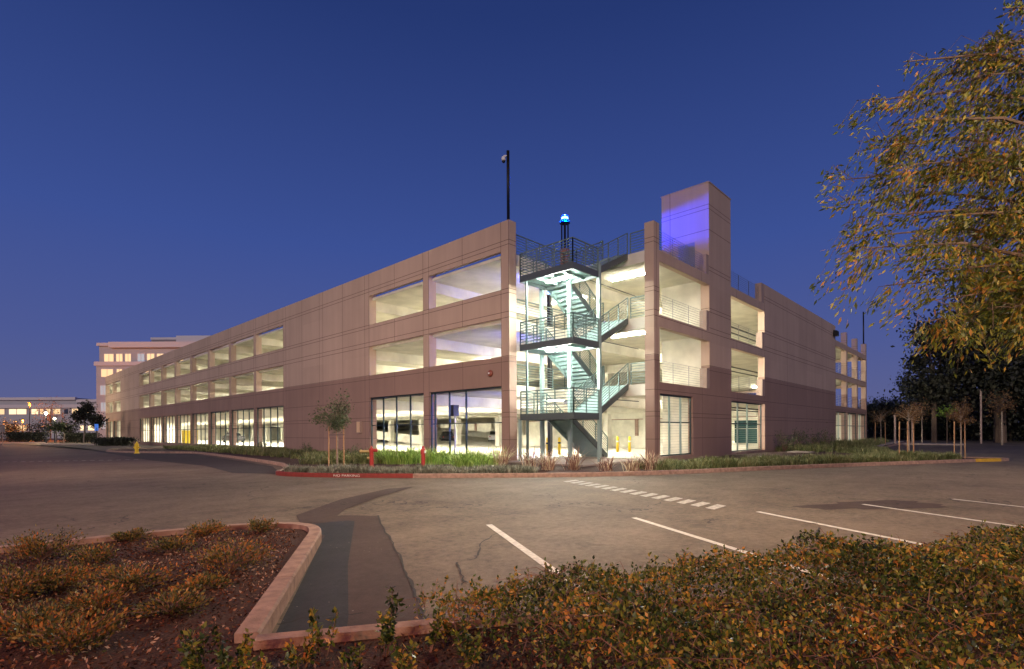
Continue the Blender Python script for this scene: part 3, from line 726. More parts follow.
# warning stripe sign on the ramp side
# ------------------------------------------------------------------ plants
def unit(n):
    v = rng.normal(size=(n,3)); return v/np.linalg.norm(v, axis=1)[:,None]
def leaves(P, size, aspect=.5, d=None, jit=1.0):
    """diamond shaped leaves at points P"""
    n = len(P); dirv = unit(n) if d is None else d+unit(n)*jit
    dirv /= np.linalg.norm(dirv, axis=1)[:,None]
    side = np.cross(dirv, unit(n)); side /= np.linalg.norm(side, axis=1)[:,None]
    L = size*rng.uniform(.6,1.3,(n,1)); w = L*aspect/2
    return np.stack([P, P+dirv*L*.45+side*w, P+dirv*L, P+dirv*L*.45-side*w], 1)
def vnoise(p, f, seed=0):
    """cheap smooth noise"""
    r = np.random.default_rng(seed); a = np.zeros(len(p))
    for i in range(6):
        k = r.normal(size=p.shape[1])*f; a += np.sin(p@k+r.uniform(0,6.3))
    return a/6
LM = dict(
 hedge = leafmat('hedge_leaf', [(0,(.012,.024,.008)),(.40,(.06,.10,.018)),(.68,(.18,.20,.03)),(.88,(.40,.28,.04)),(1,(.55,.25,.05))], .42, .2, .4),
 island = leafmat('dry_shrub_leaf', [(0,(.03,.04,.016)),(.45,(.11,.11,.03)),(.75,(.28,.19,.04)),(1,(.50,.18,.04))], .5, .2),
 overhang = leafmat('yellow_orange_leaf', [(0,(.035,.055,.012)),(.35,(.10,.125,.018)),(.68,(.20,.20,.024)),(.88,(.34,.25,.03)),(1,(.40,.19,.04))], .45, .35),  # olive to yellow and orange, varied leaf by leaf
 green = leafmat('strap_leaf', [(0,(.12,.26,.04)),(.5,(.30,.48,.09)),(1,(.55,.68,.22))], .4, .25),
 grass = leafmat('meadow_blade', [(0,(.09,.12,.045)),(.6,(.19,.22,.08)),(1,(.34,.32,.16))], .5, .2),
 flax = leafmat('bronze_blade', [(0,(.16,.07,.06)),(.45,(.36,.20,.14)),(.75,(.58,.42,.28)),(1,(.75,.68,.48))], .4, .2),
 grey = leafmat('grey_leaf', [(0,(.10,.12,.08)),(.6,(.24,.25,.18)),(1,(.38,.36,.28))], .6, .15),
 tree = leafmat('olive_leaf', [(0,(.04,.06,.03)),(.6,(.09,.12,.05)),(1,(.16,.18,.09))], .5, .2),
 dark = leafmat('dark_leaf', [(0,(.018,.022,.014)),(.6,(.035,.04,.024)),(1,(.06,.06,.035))], .6, .1),
 dry = leafmat('dry_leaf', [(0,(.10,.06,.03)),(.6,(.20,.11,.045)),(1,(.28,.17,.07))], .6, .2),
 lime = leafmat('lime_leaf', [(0,(.08,.16,.02)),(1,(.20,.32,.04))], .5, .3),
)
def shrub(name, x, y, z, r, h, n, size, lm, label, cat='shrub', group=None, aspect=.5, stems=9, up=.6):
    t = thing(name, (x,y,z), label, cat, group)
    g = MB(); tips = []
    for i in range(stems):
        a = random.uniform(0,6.28); rr = r*random.uniform(.3,1.); hh = h*random.uniform(.55,1)*(1-.35*(rr/r)**2)
        tip = np.array((x+rr*math.cos(a), y+rr*math.sin(a), z+hh)); tips.append(tip)
        mid = np.array((x+rr*.35*math.cos(a), y+rr*.35*math.sin(a), z+hh*.55)); g.tube([(x,y,z),mid,tip], [.012,.008,.003], 5)
    g.build('stems', M['twig'], t)
    T = np.array(tips); idx = rng.integers(0, len(T), n); u = rng.uniform(.25,1,(n,1))**.6
    base = np.array((x,y,z)); P = base+(T[idx]-base)*u+rng.normal(size=(n,3))*np.array((r,r,h))*.13
    P[:,2] = np.maximum(P[:,2], z+.01)
    d = (P-base); d /= np.linalg.norm(d, axis=1)[:,None]+1e-6; d[:,2] += up
    quads('foliage', leaves(P, size, aspect, d, .8), LM[lm], t)
    return t
def blades(x, y, z, r, h, n, w, lean=.6):
    """curved strap leaves, 3 quads each joined as one polygon strip"""
    V = []
    a = rng.uniform(0,6.283,n); L = h*rng.uniform(.6,1.15,n); ln = rng.uniform(.15,lean,n)
    bx, by = x+rng.normal(size=n)*r*.25, y+rng.normal(size=n)*r*.25
    ca, sa = np.cos(a), np.sin(a)
    def pt(u):
        o = L*ln*u**1.5*1.3; zz = L*(u-.45*ln*u**2.2); return np.stack([bx+ca*o, by+sa*o, z+zz], 1)
    sd = np.stack([-sa, ca, np.zeros(n)], 1)
    us = (0,.4,.75,1.0); ws = (w*.8,w,w*.7,w*.08)
    pts = [pt(np.full(n,u)) for u in us]
    ring = [pts[i]-sd*ws[i]/2 for i in range(4)]+[pts[i]+sd*ws[i]/2 for i in (3,2,1,0)]
    return np.stack(ring, 1)
def clump(name, x, y, z, r, h, n, w, lm, label, cat='plant', group=None, lean=.6):
    t = thing(name, (x,y,z), label, cat, group)
    quads('leaf_blades', blades(x, y, z, r, h, n, w, lean), LM[lm], t, k=8)
    MB().lathe(x,y,[(r*.12,z-.02),(r*.1,z+.05),(r*.03,z+.09)],7).build('crown_base', M['twig'], t)
    return t
# bronze flax clumps along the bed under the staircase
fl = [(503,468,.75,'bronze spiky flax at the foot of the left corner column'),(530,470,.72,'bronze spiky flax second from the left corner column'),(548,470,.62,'bronze spiky flax below the middle of the stair landing'),
      (573,470,.72,'bronze spiky flax in front of the round stair post'),(607,471,.45,'small bronze flax in front of the stair foot'),(631,471,.45,'small bronze flax between stair foot and right column'),(650,470,.62,'bronze spiky flax at the foot of the right corner column')]
for px, py, h, lab in fl:
    x, y = G(px, py, .1); clump('flax_plant', x, y, .1, .5, h*1.45, 85, .026, 'flax', lab, group='bronze flax plants under the staircase', lean=.9)
# green strap-leaved clumps
gc = [(381,463,'leftmost bright green strap leaved clump by the brass outlets'),(394,464,'bright green clump between the two red pipes, left one'),(408,464,'bright green clump between the two red pipes, right one'),(417,463,'bright green clump behind the plain red valve'),(432,465,'bright green clump just right of the plain red valve'),
      (443,464,'bright green clump left of the pale stepping slabs'),(461,468,'bright green clump right of the pale stepping slabs'),(472,467,'bright green clump under the middle of the corner window'),(484,468,'bright green clump second from the corner column'),(495,466,'bright green clump beside the first bronze flax')]
for px, py, lab in gc:
    x, y = G(px, py, .1); clump('strap_leaf_plant', x, y, .1, .75, .95, 190, .022, 'green', lab, group='green strap leaved clumps in front of the windows', lean=.95)
# low grey and green ground cover
def tufts(region_pts, n, h, w, nb, lm, name, label, lean=.7, k=8, size=None):
    V = []
    P = np.array(region_pts); tr = mathutils.geometry.tessellate_polygon([[mathutils.Vector((p[0],p[1],0)) for p in region_pts]])
    A = np.array([abs(np.cross(P[b]-P[a], P[c]-P[a])) for a,b,c in tr]); A = A/A.sum()
    for i in rng.choice(len(tr), n, p=A):
        a, b, c = tr[i]; u, v = rng.uniform(size=2)
        if u+v > 1: u, v = 1-u, 1-v
        p = P[a]+(P[b]-P[a])*u+(P[c]-P[a])*v; hh = h*(.6+.5*random.random())*(1+.35*math.sin(p[0]*1.7)*math.sin(p[1]*1.3))
        V.append(blades(p[0], p[1], .1, .25, hh, nb, w, lean))
    o = quads(name, np.concatenate(V), LM[lm], org=(float(P[:,0].mean()), float(P[:,1].mean()), .1), k=8)
    tag(o, label, kind='stuff', cat='ground cover'); return o
def off(poly, d):
    out = []
    for i, p in enumerate(poly):
        q = np.array(poly[min(i+1,len(poly)-1)])-np.array(poly[max(i-1,0)]); q = q/np.linalg.norm(q); out.append((p[0]-q[1]*d, p[1]+q[0]*d))
    return out
fr = front[12:38]
tufts(off(fr,.35)+list(reversed(off(fr,1.5))), 600, .28, .022, 26, 'grey', 'ground_cover', 'low grey green ground cover along the red kerb', .9)
fr2 = front[44:]
tufts(off(fr2,.35)+list(reversed(off(fr2,2.2))), 900, .42, .024, 26, 'grass', 'ground_cover', 'tufted green grass along the kerb right of the staircase', .7)
tufts([(39,8.8),(59,8.8),(75,10.2),(75,12.2),(40,12.2)], 420, .6, .035, 26, 'grass', 'ground_cover', 'green planting against the solid right wall', .6)
tufts([(36.2,3.2),(40,5.2),(46,6.6),(52,8.3),(40,8.2),(34,4.2)], 320, .35, .03, 24, 'grass', 'ground_cover', 'short green planting on the right end of the bed', .6)
tufts([(13.2,26),(15.6,23.5),(18.2,24),(18.3,62),(14,61.5),(13.8,46)], 800, .4, .035, 24, 'grass', 'ground_cover', 'mixed low planting along the left front of the garage', .7)
tufts([(11.0,24.5),(12.6,22.2),(15.6,20.5),(18.0,20),(18.1,26),(13.5,27)], 300, .5, .03, 26, 'grass', 'ground_cover', 'dark green planting behind the staked tree', .7)
# small shrubs against the walls
for i, (px, d, lab) in enumerate(((352,27,'dark shrub against the brown wall below the cream box'),(306,33,'upright sprawling shrub at the right edge of the row of windows'),(262,44,'low shrub under the nearest window of the long row'))):
    x, y = W(px, d); shrub('wall_shrub', min(x,18.1), y, .1, .5, .9, 500, .08, 'tree', lab, aspect=.4)
for i, (px, lab) in enumerate(((784,'leafy shrub against the solid right wall, nearest to the window'),(797,'leafy shrub second along the solid right wall'),(812,'leafy shrub third along the solid right wall'),(826,'leafy shrub farthest along the solid right wall'))):
    a = (px-512)/F; dx, dy = .687*a+.726, -.726*a+.688; tt = 11.6/dy
    shrub('wall_shrub', dx*tt, 11.6, .1, 1.0, 1.4+.3*(i%2), 420, .13, 'tree', lab, group='shrubs along the right wall', stems=14, aspect=.35)
# staked young trees
def staked(px, py, d, htop, lm, label, cr, stakes=(-.35,.05,.42), sh=1.9, n=900, size=.09, z=.1, cz=None, name='young_tree', asp=.35):
    x, y = G(px, py, z) if d is None else W(px, d)
    t = thing(name, (x,y,z), label, 'tree')
    cz = cz or htop-cr*.95
    tk = MB().tube([(x,y,z),(x+.03,y,z+cz*.5),(x-.02,y+.02,cz+cr*.3)], [.035,.028,.015], 7); tk.build('trunk', M['palebark'], t)
    br = MB(); tips = []
    for i in range(22):
        v = unit(1)[0]; v[2] = v[2]*.9+.15; tip = np.array((x,y,cz))+v*cr*np.array((1,1,1.05))*random.uniform(.55,1.05)
        b = np.array((x,y,cz-cr*random.uniform(.0,.6))); br.tube([b,(b+tip)/2+(0,0,.05),tip],[.012,.008,.003],5); tips.append((b,tip))
    br.build('branches', M['palebark'], t)
    I = rng.integers(0,len(tips),n); B = np.array([q[0] for q in tips])[I]; T = np.array([q[1] for q in tips])[I]
    P = B+(T-B)*rng.uniform(.35,1.05,(n,1))+rng.normal(size=(n,3))*cr*.11
    quads('crown', leaves(P, size, asp), LM[lm], t)
    cx, cy = C(1,0); 
    for s in stakes: MB().tube([(x+cx*s,y+cy*s+.05,z),(x+cx*s*.95,y+cy*s*.95+.05,z+sh)], .026, 8).build('stake', M['stake'], t)
    MB().bar((x+cx*min(stakes),y+cy*min(stakes),z+sh*.8),(x+cx*max(stakes),y+cy*max(stakes),z+sh*.8),.025).build('tie', M['dark'], t)
    return t
staked(337,468,None,3.15,'tree','young olive green tree with timber stakes beside the red standpipe',.92,(-.33,.02,.32),1.75,2600,.11)
staked(909,460,None,2.95,'dry','young bare brownish tree with timber stakes, left of the pair on the right bed',.62,(-.42,.0,.3),1.9,1500,.085)
staked(961,458.5,None,3.0,'dry','young brown leaved tree with stakes on the right tip of the bed',.72,(-.28,.08,.28),1.9,1900,.085)
staked(881,445,None,3.8,'dry','far young tree with stakes beyond the right end of the garage',1.0,(-.5,.5),2.2,420,.12)
def bgtree(px, d, h, cr, lm, label, th=.35, n=2600, size=.5, trunk=.16, name='tree', pale=False, ell=1.0, group=None, z=0, gaps=.0):
    x, y = W(px, d); t = thing(name, (x,y,z), label, 'tree', group); cz = h-cr*ell*.95
    MB().tube([(x,y,z),(x+.1,y,cz*.5),(x,y,cz+cr*.2)],[trunk,trunk*.8,trunk*.4],8).build('trunk', M['palebark' if pale else 'bark'], t)
    # clumpy crown
    nb = 26; cl = unit(nb)*np.array((cr,cr,cr*ell))*rng.uniform(.35,.9,(nb,1))+np.array((x,y,cz))
    br = MB()
    for c in cl[:14]: br.tube([(x,y,cz-cr*ell*.5),((x+c[0])/2,(y+c[1])/2,(cz+c[2])/2),c],[trunk*.4,trunk*.25,.02],5)
    br.build('limbs', M['bark'], t)
    I = rng.integers(0,nb,n); P = cl[I]+rng.normal(size=(n,3))*cr*rng.uniform(.14,.26,(nb,1))[I]
    quads('crown', leaves(P, size, .6), LM[lm], t); return t
# far trees on the right
bgtree(1000,62,19.5,9.2,'dark','huge dark evergreen tree behind the right parking area',n=42000,size=.5,trunk=.6,ell=1.0)
bgtree(934,64,15,4.0,'dark','dark tree at the left edge of the huge evergreen',n=9000,size=.42,trunk=.3,ell=1.6)
for i, (px, d, h, cr, lab) in enumerate(((874,85,6.9,3.0,'dark round tree just right of the garage end'),(889,92,7.0,3.2,'low dark tree beyond the staked trees'),(905,82,6.6,3.2,'dark bushy tree behind the pale post'),(925,78,7.5,3.6,'dark bushy tree left of the lime sapling'),(950,75,8,3.8,'dark bushy tree behind the lime sapling'),(980,72,8.5,4,'dark bushy tree below the huge evergreen'),(1010,68,8.5,4,'dark bushy tree at the right edge of the photo'),(1045,64,9,4.5,'dark bushy tree beyond the right edge'))):
    bgtree(px, d, h, cr, 'dark', lab, n=5200, size=.36, ell=1.0, group='dark trees beyond the right parking area')
    x, y = W(px+8, d+4); tt_ = thing('undergrowth_shrub', (x,y,0), lab.replace('dark bushy tree','shrubs under the bushy tree').replace('dark round tree','shrubs under the round tree').replace('low dark tree','shrubs under the low tree'), 'shrub')
    MB().tube([(x,y,0),(x,y,1.2)],.05,5).build('stem', M['bark'], tt_)
    q = rng.normal(size=(2600,3))*np.array((2.6,2.6,.8))+np.array((x,y,1.3)); q[:,2] = np.abs(q[:,2]); quads('foliage', leaves(q, .34, .6), LM['dark'], tt_)
bgtree(947,55,4.2,.8,'lime','small lime green sapling lit behind the parking area',n=260,size=.22,trunk=.05)
bgtree(1002,52,5.8,1.4,'dry','slim sparse brown tree at the far right',n=500,size=.2,trunk=.09,pale=True,ell=1.2)
bgtree(922,60,5.0,1.2,'dry','slim sparse tree between the two pale posts',n=260,size=.2,trunk=.08,pale=True,ell=1.1)
for px, d, h, lab in ((895,56,3.1,'thin pale post right of the garage end'),(912.5,54,3.1,'thin pale post behind the left staked tree'),(981,58,5.9,'tall pale pole in front of the dark trees')):
    x, y = W(px,d); t = thing('post', (x,y,0), lab, 'post'); MB().tube([(x,y,0),(x,y,h)], .09, 8).build('shaft', M['cap'], t); MB().box(x-.13,x+.13,y-.13,y+.13,h,h+.06).build('cap', M['cap'], t)
# far kerb / lit pavement at right back
struct(MB().prism([W(878,58),W(965,52),W(966,54),W(878,61)], 0, .12).build('pavement', M['walk']))
# ------------------------------------------------------------------ overhanging tree, upper right
def at(px, py, d): 
    x, y = W(px, d); return np.array((x, y, CH+(431.6-py-(px-512)*.00524)*d/F))
tx, ty = C(11.2, 7.6)
ot = thing('overhanging_tree', (tx,ty,.1), 'tall tree with yellow and orange leaves leaning in from the upper right', 'tree')
base = np.array((tx,ty,.1))
MB().tube([base,base+(.1,.1,1.8),base+(-.1,.2,3.6),base+(-.3,.35,6.0),base+(-.4,.4,9)],[.24,.2,.17,.12,.05],12).build('trunk', M['bark'], ot, smooth=True)
ends = [(1005,8,7.2),(1040,30,8.6),(905,62,7.8),(930,80,9),(960,55,8.5),(985,75,7.5),(880,100,8),(915,120,7.2),(950,115,9.5),(1000,110,8.2),(1030,120,7.0),
 (865,150,8.4),(895,165,7.4),(930,170,8.8),(970,160,7.6),(1010,165,9),(868,236,8.0),(850,205,8.6),(880,215,7.6),(915,220,8.6),(950,215,7.3),(990,220,8.4),(1030,215,7.6),
 (862,248,7.4),(895,262,8.2),(925,270,7.5),(960,268,8.8),(1000,272,7.5),(1035,268,8.5),(892,285,7.9),(935,300,7.5),(970,305,8.3),(1010,308,7.4),(1040,310,8.4),(925,322,7.7),(842,180,8.1),(1080,60,8.5),(1090,150,8),(1080,240,8),(1085,320,8.4)]
br = MB(); LP = []; LD = []
for px, py, d in ends:
    e = at(px, py, d); hz = float(np.clip(e[2]-1.6, 2.2, 8.2)); s = base+np.array((-.1-.04*hz,.1+.04*hz,hz))
    m1 = s+(e-s)*.4+np.array((0,0,.55)); m2 = s+(e-s)*.75+np.array((0,0,.45))
    br.tube([s,m1,m2,e],[.055,.035,.02,.006],6)
    # sub branches and drooping twigs carrying leaves
    for j in range(24):
        u = random.uniform(.42,1.0); a = (m1+(m2-m1)*((u-.4)/.35)) if u < .75 else (m2+(e-m2)*((u-.75)/.25))
        v = unit(1)[0]; v[2] = v[2]*.5-.15; dirE = (e-s)/np.linalg.norm(e-s); v = v*.8+dirE*.6; v /= np.linalg.norm(v)
        L = random.uniform(.3,.85); b = a+v*L*.6+(0,0,.02); c = a+v*L+np.array((0,0,-.6*L))
        br.tube([a,b,c],[.006,.004,.002],4,cap=False)
        k = random.randint(32,60); uu = rng.uniform(.1,1,(k,1)); LP.append(a+(c-a)*uu+rng.normal(size=(k,3))*.065); LD.append(np.tile(v*.8+np.array((0,0,-.75)),(k,1)))
br.build('branches', M['bark'], ot)
LP = np.concatenate(LP); LD = np.concatenate(LD)
quads('crown', leaves(LP, .10, .30, LD, .55), LM['overhang'], ot)

# ------------------------------------------------------------------ foreground hedge and island shrubs
hn = 190000
s_ = rng.uniform(.85,13.5,hn); t_ = rng.uniform(-.06,3.3,hn)
xy = K0+s_[:,None]*U+t_[:,None]*Nn
dep = xy@np.array((.726,.688))
edge = np.clip((s_-1.12-(t_*.45-0.1))/.5,0,1)
nz_ = vnoise(xy,3.6,1)*.55+vnoise(xy,7,2)*.3+vnoise(xy,15,3)*.2
H = (.12+.25*edge+.045*np.clip(s_-3,0,4)+nz_*.42)*(np.clip((t_+.1)/.25,.6,1))
H = np.maximum(H, .03)
keep = (dep > 1.75) & (edge > rng.uniform(0,.9,hn)) & ((nz_*1.6+.55 > rng.uniform(0,.95,hn)) | (t_ < .35)) & (xy[:,0]*.687-xy[:,1]*.726 < dep*1.15+.5)
xy, H, s_, t_ = xy[keep], H[keep], s_[keep], t_[keep]
Pz = .1+H*(1-rng.uniform(0,1,len(H))**1.9*.85)
P = np.column_stack([xy, Pz])
hedge = thing('hedge', (*K(5,1.5),.09), 'low sprawling hedge with green and orange leaves in the right foreground', 'hedge')
quads('foliage', leaves(P, .035, .55, np.tile((0,0,.5),(len(P),1)), 1.), LM['hedge'], hedge)
tw_ = MB(); spr = []; sprd = []
for i in range(1500):
    j = random.randrange(len(P)); p = P[j]; a = random.uniform(0,6.28); L = random.uniform(.08,.3)
    q = p+np.array((math.cos(a)*L, math.sin(a)*L, random.uniform(-.03,.09))); m = (p+q)/2+(0,0,random.uniform(0,.05))
    tw_.tube([p-np.array((0,0,.02)),m,q],[.0028,.0024,.0012],4,cap=False)
for i in range(1300):   # upright sprigs
    j = random.randrange(len(P)); p = np.array((xy[j][0],xy[j][1],.1+H[j]*.8)); q = p+np.array((random.uniform(-.05,.05),random.uniform(-.05,.05),random.uniform(.07,.17)))
    tw_.tube([p,q],[.002,.001],4,cap=False); k = 13; u = rng.uniform(.1,1,(k,1)); spr.append(p+(q-p)*u+rng.normal(size=(k,3))*.008)
tw_.build('twigs', M['twig'], hedge)
spr = np.concatenate(spr); quads('sprigs', leaves(spr, .034, .55, np.tile((0,0,.7),(len(spr),1)), .9), LM['hedge'], hedge)
# bark chips and leaf litter over the near beds
cn = 26000
s_ = rng.uniform(-3,3.5,cn); t_ = rng.uniform(-5.4,3.0,cn); xy = np.column_stack([rng.uniform(-3.5,4.2,cn), rng.uniform(2.2,9.2,cn)])
a1 = np.array((3.35,7.2)); a0 = np.array((1.25,3.85))
def inside(p):
    poly = np.array([(-8,8.3),(-5,9.0),(-2,9.25),(.2,9.2),(1.8,8.95),(2.8,8.7),(3.4,8.3),(3.56,8.0),(3.45,7.6),(2.9,6.65),(1.25,3.85),K(0.1,.2),K(6,.2),(3,-1.5),(-8,-1.5)])
    r = np.zeros(len(p), bool); j = len(poly)-1
    for i in range(len(poly)):
        c = ((poly[i,1] > p[:,1]) != (poly[j,1] > p[:,1])) & (p[:,0] < (poly[j,0]-poly[i,0])*(p[:,1]-poly[i,1])/(poly[j,1]-poly[i,1]+1e-12)+poly[i,0]); r ^= c; j = i
    return r
xy = np.column_stack([rng.uniform(-4.5,6,cn*3), rng.uniform(.5,9.2,cn*3)]); xy = xy[inside(xy)]; xy = xy[(xy@np.array((.726,.688))) > 2.2]
P = np.column_stack([xy, rng.uniform(.088,.112,len(xy))])
dd_ = unit(len(P)); dd_[:,2] *= .8
ch = quads('bark_mulch', leaves(P, .036, .45, dd_, .15), MULCHCHIP, org=(0,6,.09)); tag(ch, 'reddish bark chips covering the near planting beds', 'mulch', kind='stuff')
# sparse sprig plants on the near edge and island shrubs
isb = [(40,560,.42,.36,'wide shrub at the far left edge of the near island'),(12,600,.5,.34,'grey green shrub at the left picture edge on the island'),(92,566,.28,.26,'small shrub right of the wide one at the far left of the island'),
 (205,535,.3,.2,'low shrub by the far kerb of the island'),(262,532,.25,.22,'small tuft at the far right corner of the island'),(170,552,.28,.2,'small low shrub in the middle of the island'),(228,572,.42,.38,'round orange tinted shrub on the right half of the island'),
 (130,588,.42,.22,'spreading dark shrub in the centre of the island'),(205,588,.25,.12,'flat yellowish plant below the round shrub'),(62,590,.35,.24,'dark sprawling shrub left of the island centre'),(95,612,.3,.2,'yellow tipped shrub in the lower left of the island'),
 (30,640,.4,.26,'leafy shrub in the lower left corner'),(72,650,.35,.25,'shrub beside the one in the lower left corner'),(170,612,.3,.16,'low orange plant below the island centre'),(130,540,.25,.15,'tiny plant near the far kerb')]
for px, py, r, h, lab in isb:
    x, y = G(px, py, .1); shrub('island_shrub', x, y, .09, r, h, int(1250*r/.35), .036, 'island', lab, group='shrubs on the near island', stems=26, aspect=.45, up=.4)
spg = [(200,690,.42),(232,680,.34),(300,668,.2),(322,660,.36),(385,655,.50),(428,652,.34),(455,640,.2),(350,690,.3),(405,690,.4),(270,705,.34),(470,668,.34)]
labs = ['leftmost leafy sprig at the bottom edge','leafy sprig at the bottom edge left of the kerb corner','short sprig by the kerb corner','yellow leaved sprig rising over the kerb','tall single sprig reaching over the kerb in the bottom middle','sprig right of the tall single one','short sprig by the end of the visible kerb','bottom edge sprig under the yellow leaved one','bottom edge sprig under the tall one','bottom edge sprig below the kerb corner','leafy sprig at the left edge of the hedge']
for (px, py, h), lab in zip(spg, labs):
    x, y = G(px, py, .1); t = thing('sprig_plant', (x,y,.09), lab, 'plant', 'leafy sprigs along the bottom edge')
    g = MB(); LPs = []
    for i in range(random.randint(3,6)):
        a = random.uniform(0,6.28); hh = h*random.uniform(.5,1.0); q = np.array((x+.09*math.cos(a), y+.09*math.sin(a), .09+hh)); b0 = np.array((x+.02*math.cos(a), y+.02*math.sin(a), .09))
        g.tube([b0,(b0+q)/2+(.01,0,0),q],[.004,.003,.0015],5); k = int(60*hh/.4)+12; u = rng.uniform(.25,1.02,(k,1)); LPs.append(b0+(q-b0)*u+rng.normal(size=(k,3))*.012)
    g.build('stems', M['twig'], t); LPs = np.concatenate(LPs); quads('foliage', leaves(LPs, .042, .5, np.tile((0,0,.45),(len(LPs),1)), 1.), LM['hedge'], t)

# ------------------------------------------------------------------ background buildings on the left
wall_b = mat('office_wall', (.42,.42,.45), .85, noise=.06, nscale=.3); trim_b = mat('office_trim', (.62,.57,.58), .8); roof_b = mat('grey_screen', (.22,.20,.22), .8)
win_w = mat('lit_window_warm', (.4,.35,.3), .3, emit=(1,.66,.30), estr=.75); win_c = mat('lit_window_cool', (.4,.4,.4), .3, emit=(.5,.66,.75), estr=.3); win_d = mat('dark_window', (.05,.06,.09), .12)
win_h = mat('lit_lobby', (.5,.45,.4), .3, emit=(1,.74,.40), estr=1.0)
class Block:
    """building whose front faces the camera; u = metres to the right of px0 along the front"""
    def __init__(s, t, d, px0, dv=None): 
        s.t = t; s.d = d; s.o = np.array(W(px0, d)); s.u = np.array(C(1,0)); s.n = np.array(C(0,1))
    def P(s, u, v, z): q = s.o+s.u*u+s.n*v; return (q[0], q[1], z)
    def box(s, mb, u0, u1, v0, v1, z0, z1):
        q = [s.P(a,b,c) for c in (z0,z1) for a,b in ((u0,v0),(u1,v0),(u1,v1),(u0,v1))]
        return mb.add(q, [(0,3,2,1),(4,5,6,7),(0,1,5,4),(1,2,6,5),(2,3,7,6),(3,0,4,7)])
    def part(s, nm, m, *b, parent=None):
        mb = MB()
        for q in b: s.box(mb, *q)
        return mb.build(nm, m, parent or s.t)
D = 150.; k_ = D/F
x, y = W(150,D)
ob = thing('office_building', (x,y,0), 'tall pale office building with lit windows behind the left end of the garage', 'office building')
B = Block(ob, D, 95)
def zz(py): return CH+(434-py)*k_
def uu(px): return (px-95)*k_
B.part('wall', wall_b, (uu(96),uu(330),0,30,0,zz(364)), )
B.part('upper_wall', wall_b, (uu(97.5),uu(330),.6,30,zz(364)+.01,zz(345)))
B.part('cornice', trim_b, (uu(95),uu(330),-.5,.0,zz(366),zz(362)))
B.part('cornice', trim_b, (uu(96.5),uu(111),-.1,.59,zz(346),zz(343)), (uu(110),uu(330),-.7,.59,zz(348),zz(342.5)))
B.part('roof_screen', roof_b, (uu(137),uu(167),6,20,zz(345),zz(334)))
B.part('roof_screen', trim_b, (uu(165),uu(330),5,22,zz(345),zz(333)))
B.part('roof_coping', trim_b, (uu(136.5),uu(166.5),5.8,5.99,zz(336.5),zz(334.2)))
rows = ((361.5,354,[(103,112,'w'),(115,121,'w'),(124,129.5,'w'),(136.5,143,'c'),(146,153,'w'),(156,162,'w'),(166,172,'c'),(176,182,'w')]),
        (377,369.5,[(101.5,113,'w'),(117,122,'w'),(126,132,'c'),(136,142,'d'),(146,152,'w')]),
        (395,386,[(100.5,106,'c'),(109,114,'d'),(118,124,'c')]),(411.5,403,[(101,106,'c'),(109,114,'c')]),(429,421,[(101,106,'c'),(109,114,'c')]))
for y0, y1, ws in rows:
    for a, b, c in ws:
        ins = .6 if y0 < 364 else 0
        f = B.part('window', trim_b, (uu(a)-.15,uu(b)+.15,ins-.10,ins-.01,zz(y0)-.15,zz(y1)+.15))
        B.part('pane', {'w':win_w,'c':win_c,'d':win_d}[c], (uu(a),uu((a+b)/2)-.1,ins-.16,ins-.11,zz(y0),zz(y1)), (uu((a+b)/2)+.1,uu(b),ins-.16,ins-.11,zz(y0),zz(y1)), parent=f)
D = 190.; k_ = D/F
x, y = W(20,D)
lb = thing('low_office_building', (x,y,0), 'long low pale building with lit windows at the far left', 'office building')
B = Block(lb, D, -120)
def uu(px): return (px+120)*k_
B.part('wall', wall_b, (0,uu(98),0,20,0,zz(407)))
B.part('upper_wall', wall_b, (0,uu(70),3,20,zz(407)+.01,zz(397.5)), (uu(70),uu(98),3.5,20,zz(407)+.01,zz(400)))
B.part('cornice', trim_b, (0,uu(98),-.8,-.01,zz(408),zz(404.5))); B.part('cornice', trim_b, (0,uu(70),2,2.99,zz(399.5),zz(396.8)), (uu(70),uu(98),2.5,3.49,zz(402),zz(399)))
a = -60
for i, (a, b, c) in enumerate(((-50,-30,'w'),(-25,-8,'w'),(-4,4,'w'),(9,16,'h'),(17,26,'h'),(31.5,38,'h'),(40,43,'w'),(46,50,'w'),(53,60,'w'),(64,68,'d'),(72,78,'w'),(84,89,'h'))):
    f = B.part('window', trim_b, (uu(a)-.2,uu(b)+.2,-.12,-.01,zz(414)-.2,zz(408.6)))
    B.part('pane', {'w':win_w,'d':win_d,'h':win_h}[c], (uu(a),uu(b),-.2,-.13,zz(414),zz(409)), parent=f)
for i, (a, b, c) in enumerate(((2,12,'w'),(16,26,'w'),(44,52,'d'),(60,66,'w'),(80,84,'h'),(88,94,'h'))):
    f = B.part('window', trim_b, (uu(a)-.2,uu(b)+.2,-.12,-.01,zz(431),zz(425)))
    B.part('pane', {'w':win_w,'d':win_d,'h':win_h}[c], (uu(a),uu(b),-.2,-.13,zz(430.5),zz(425.5)), parent=f)
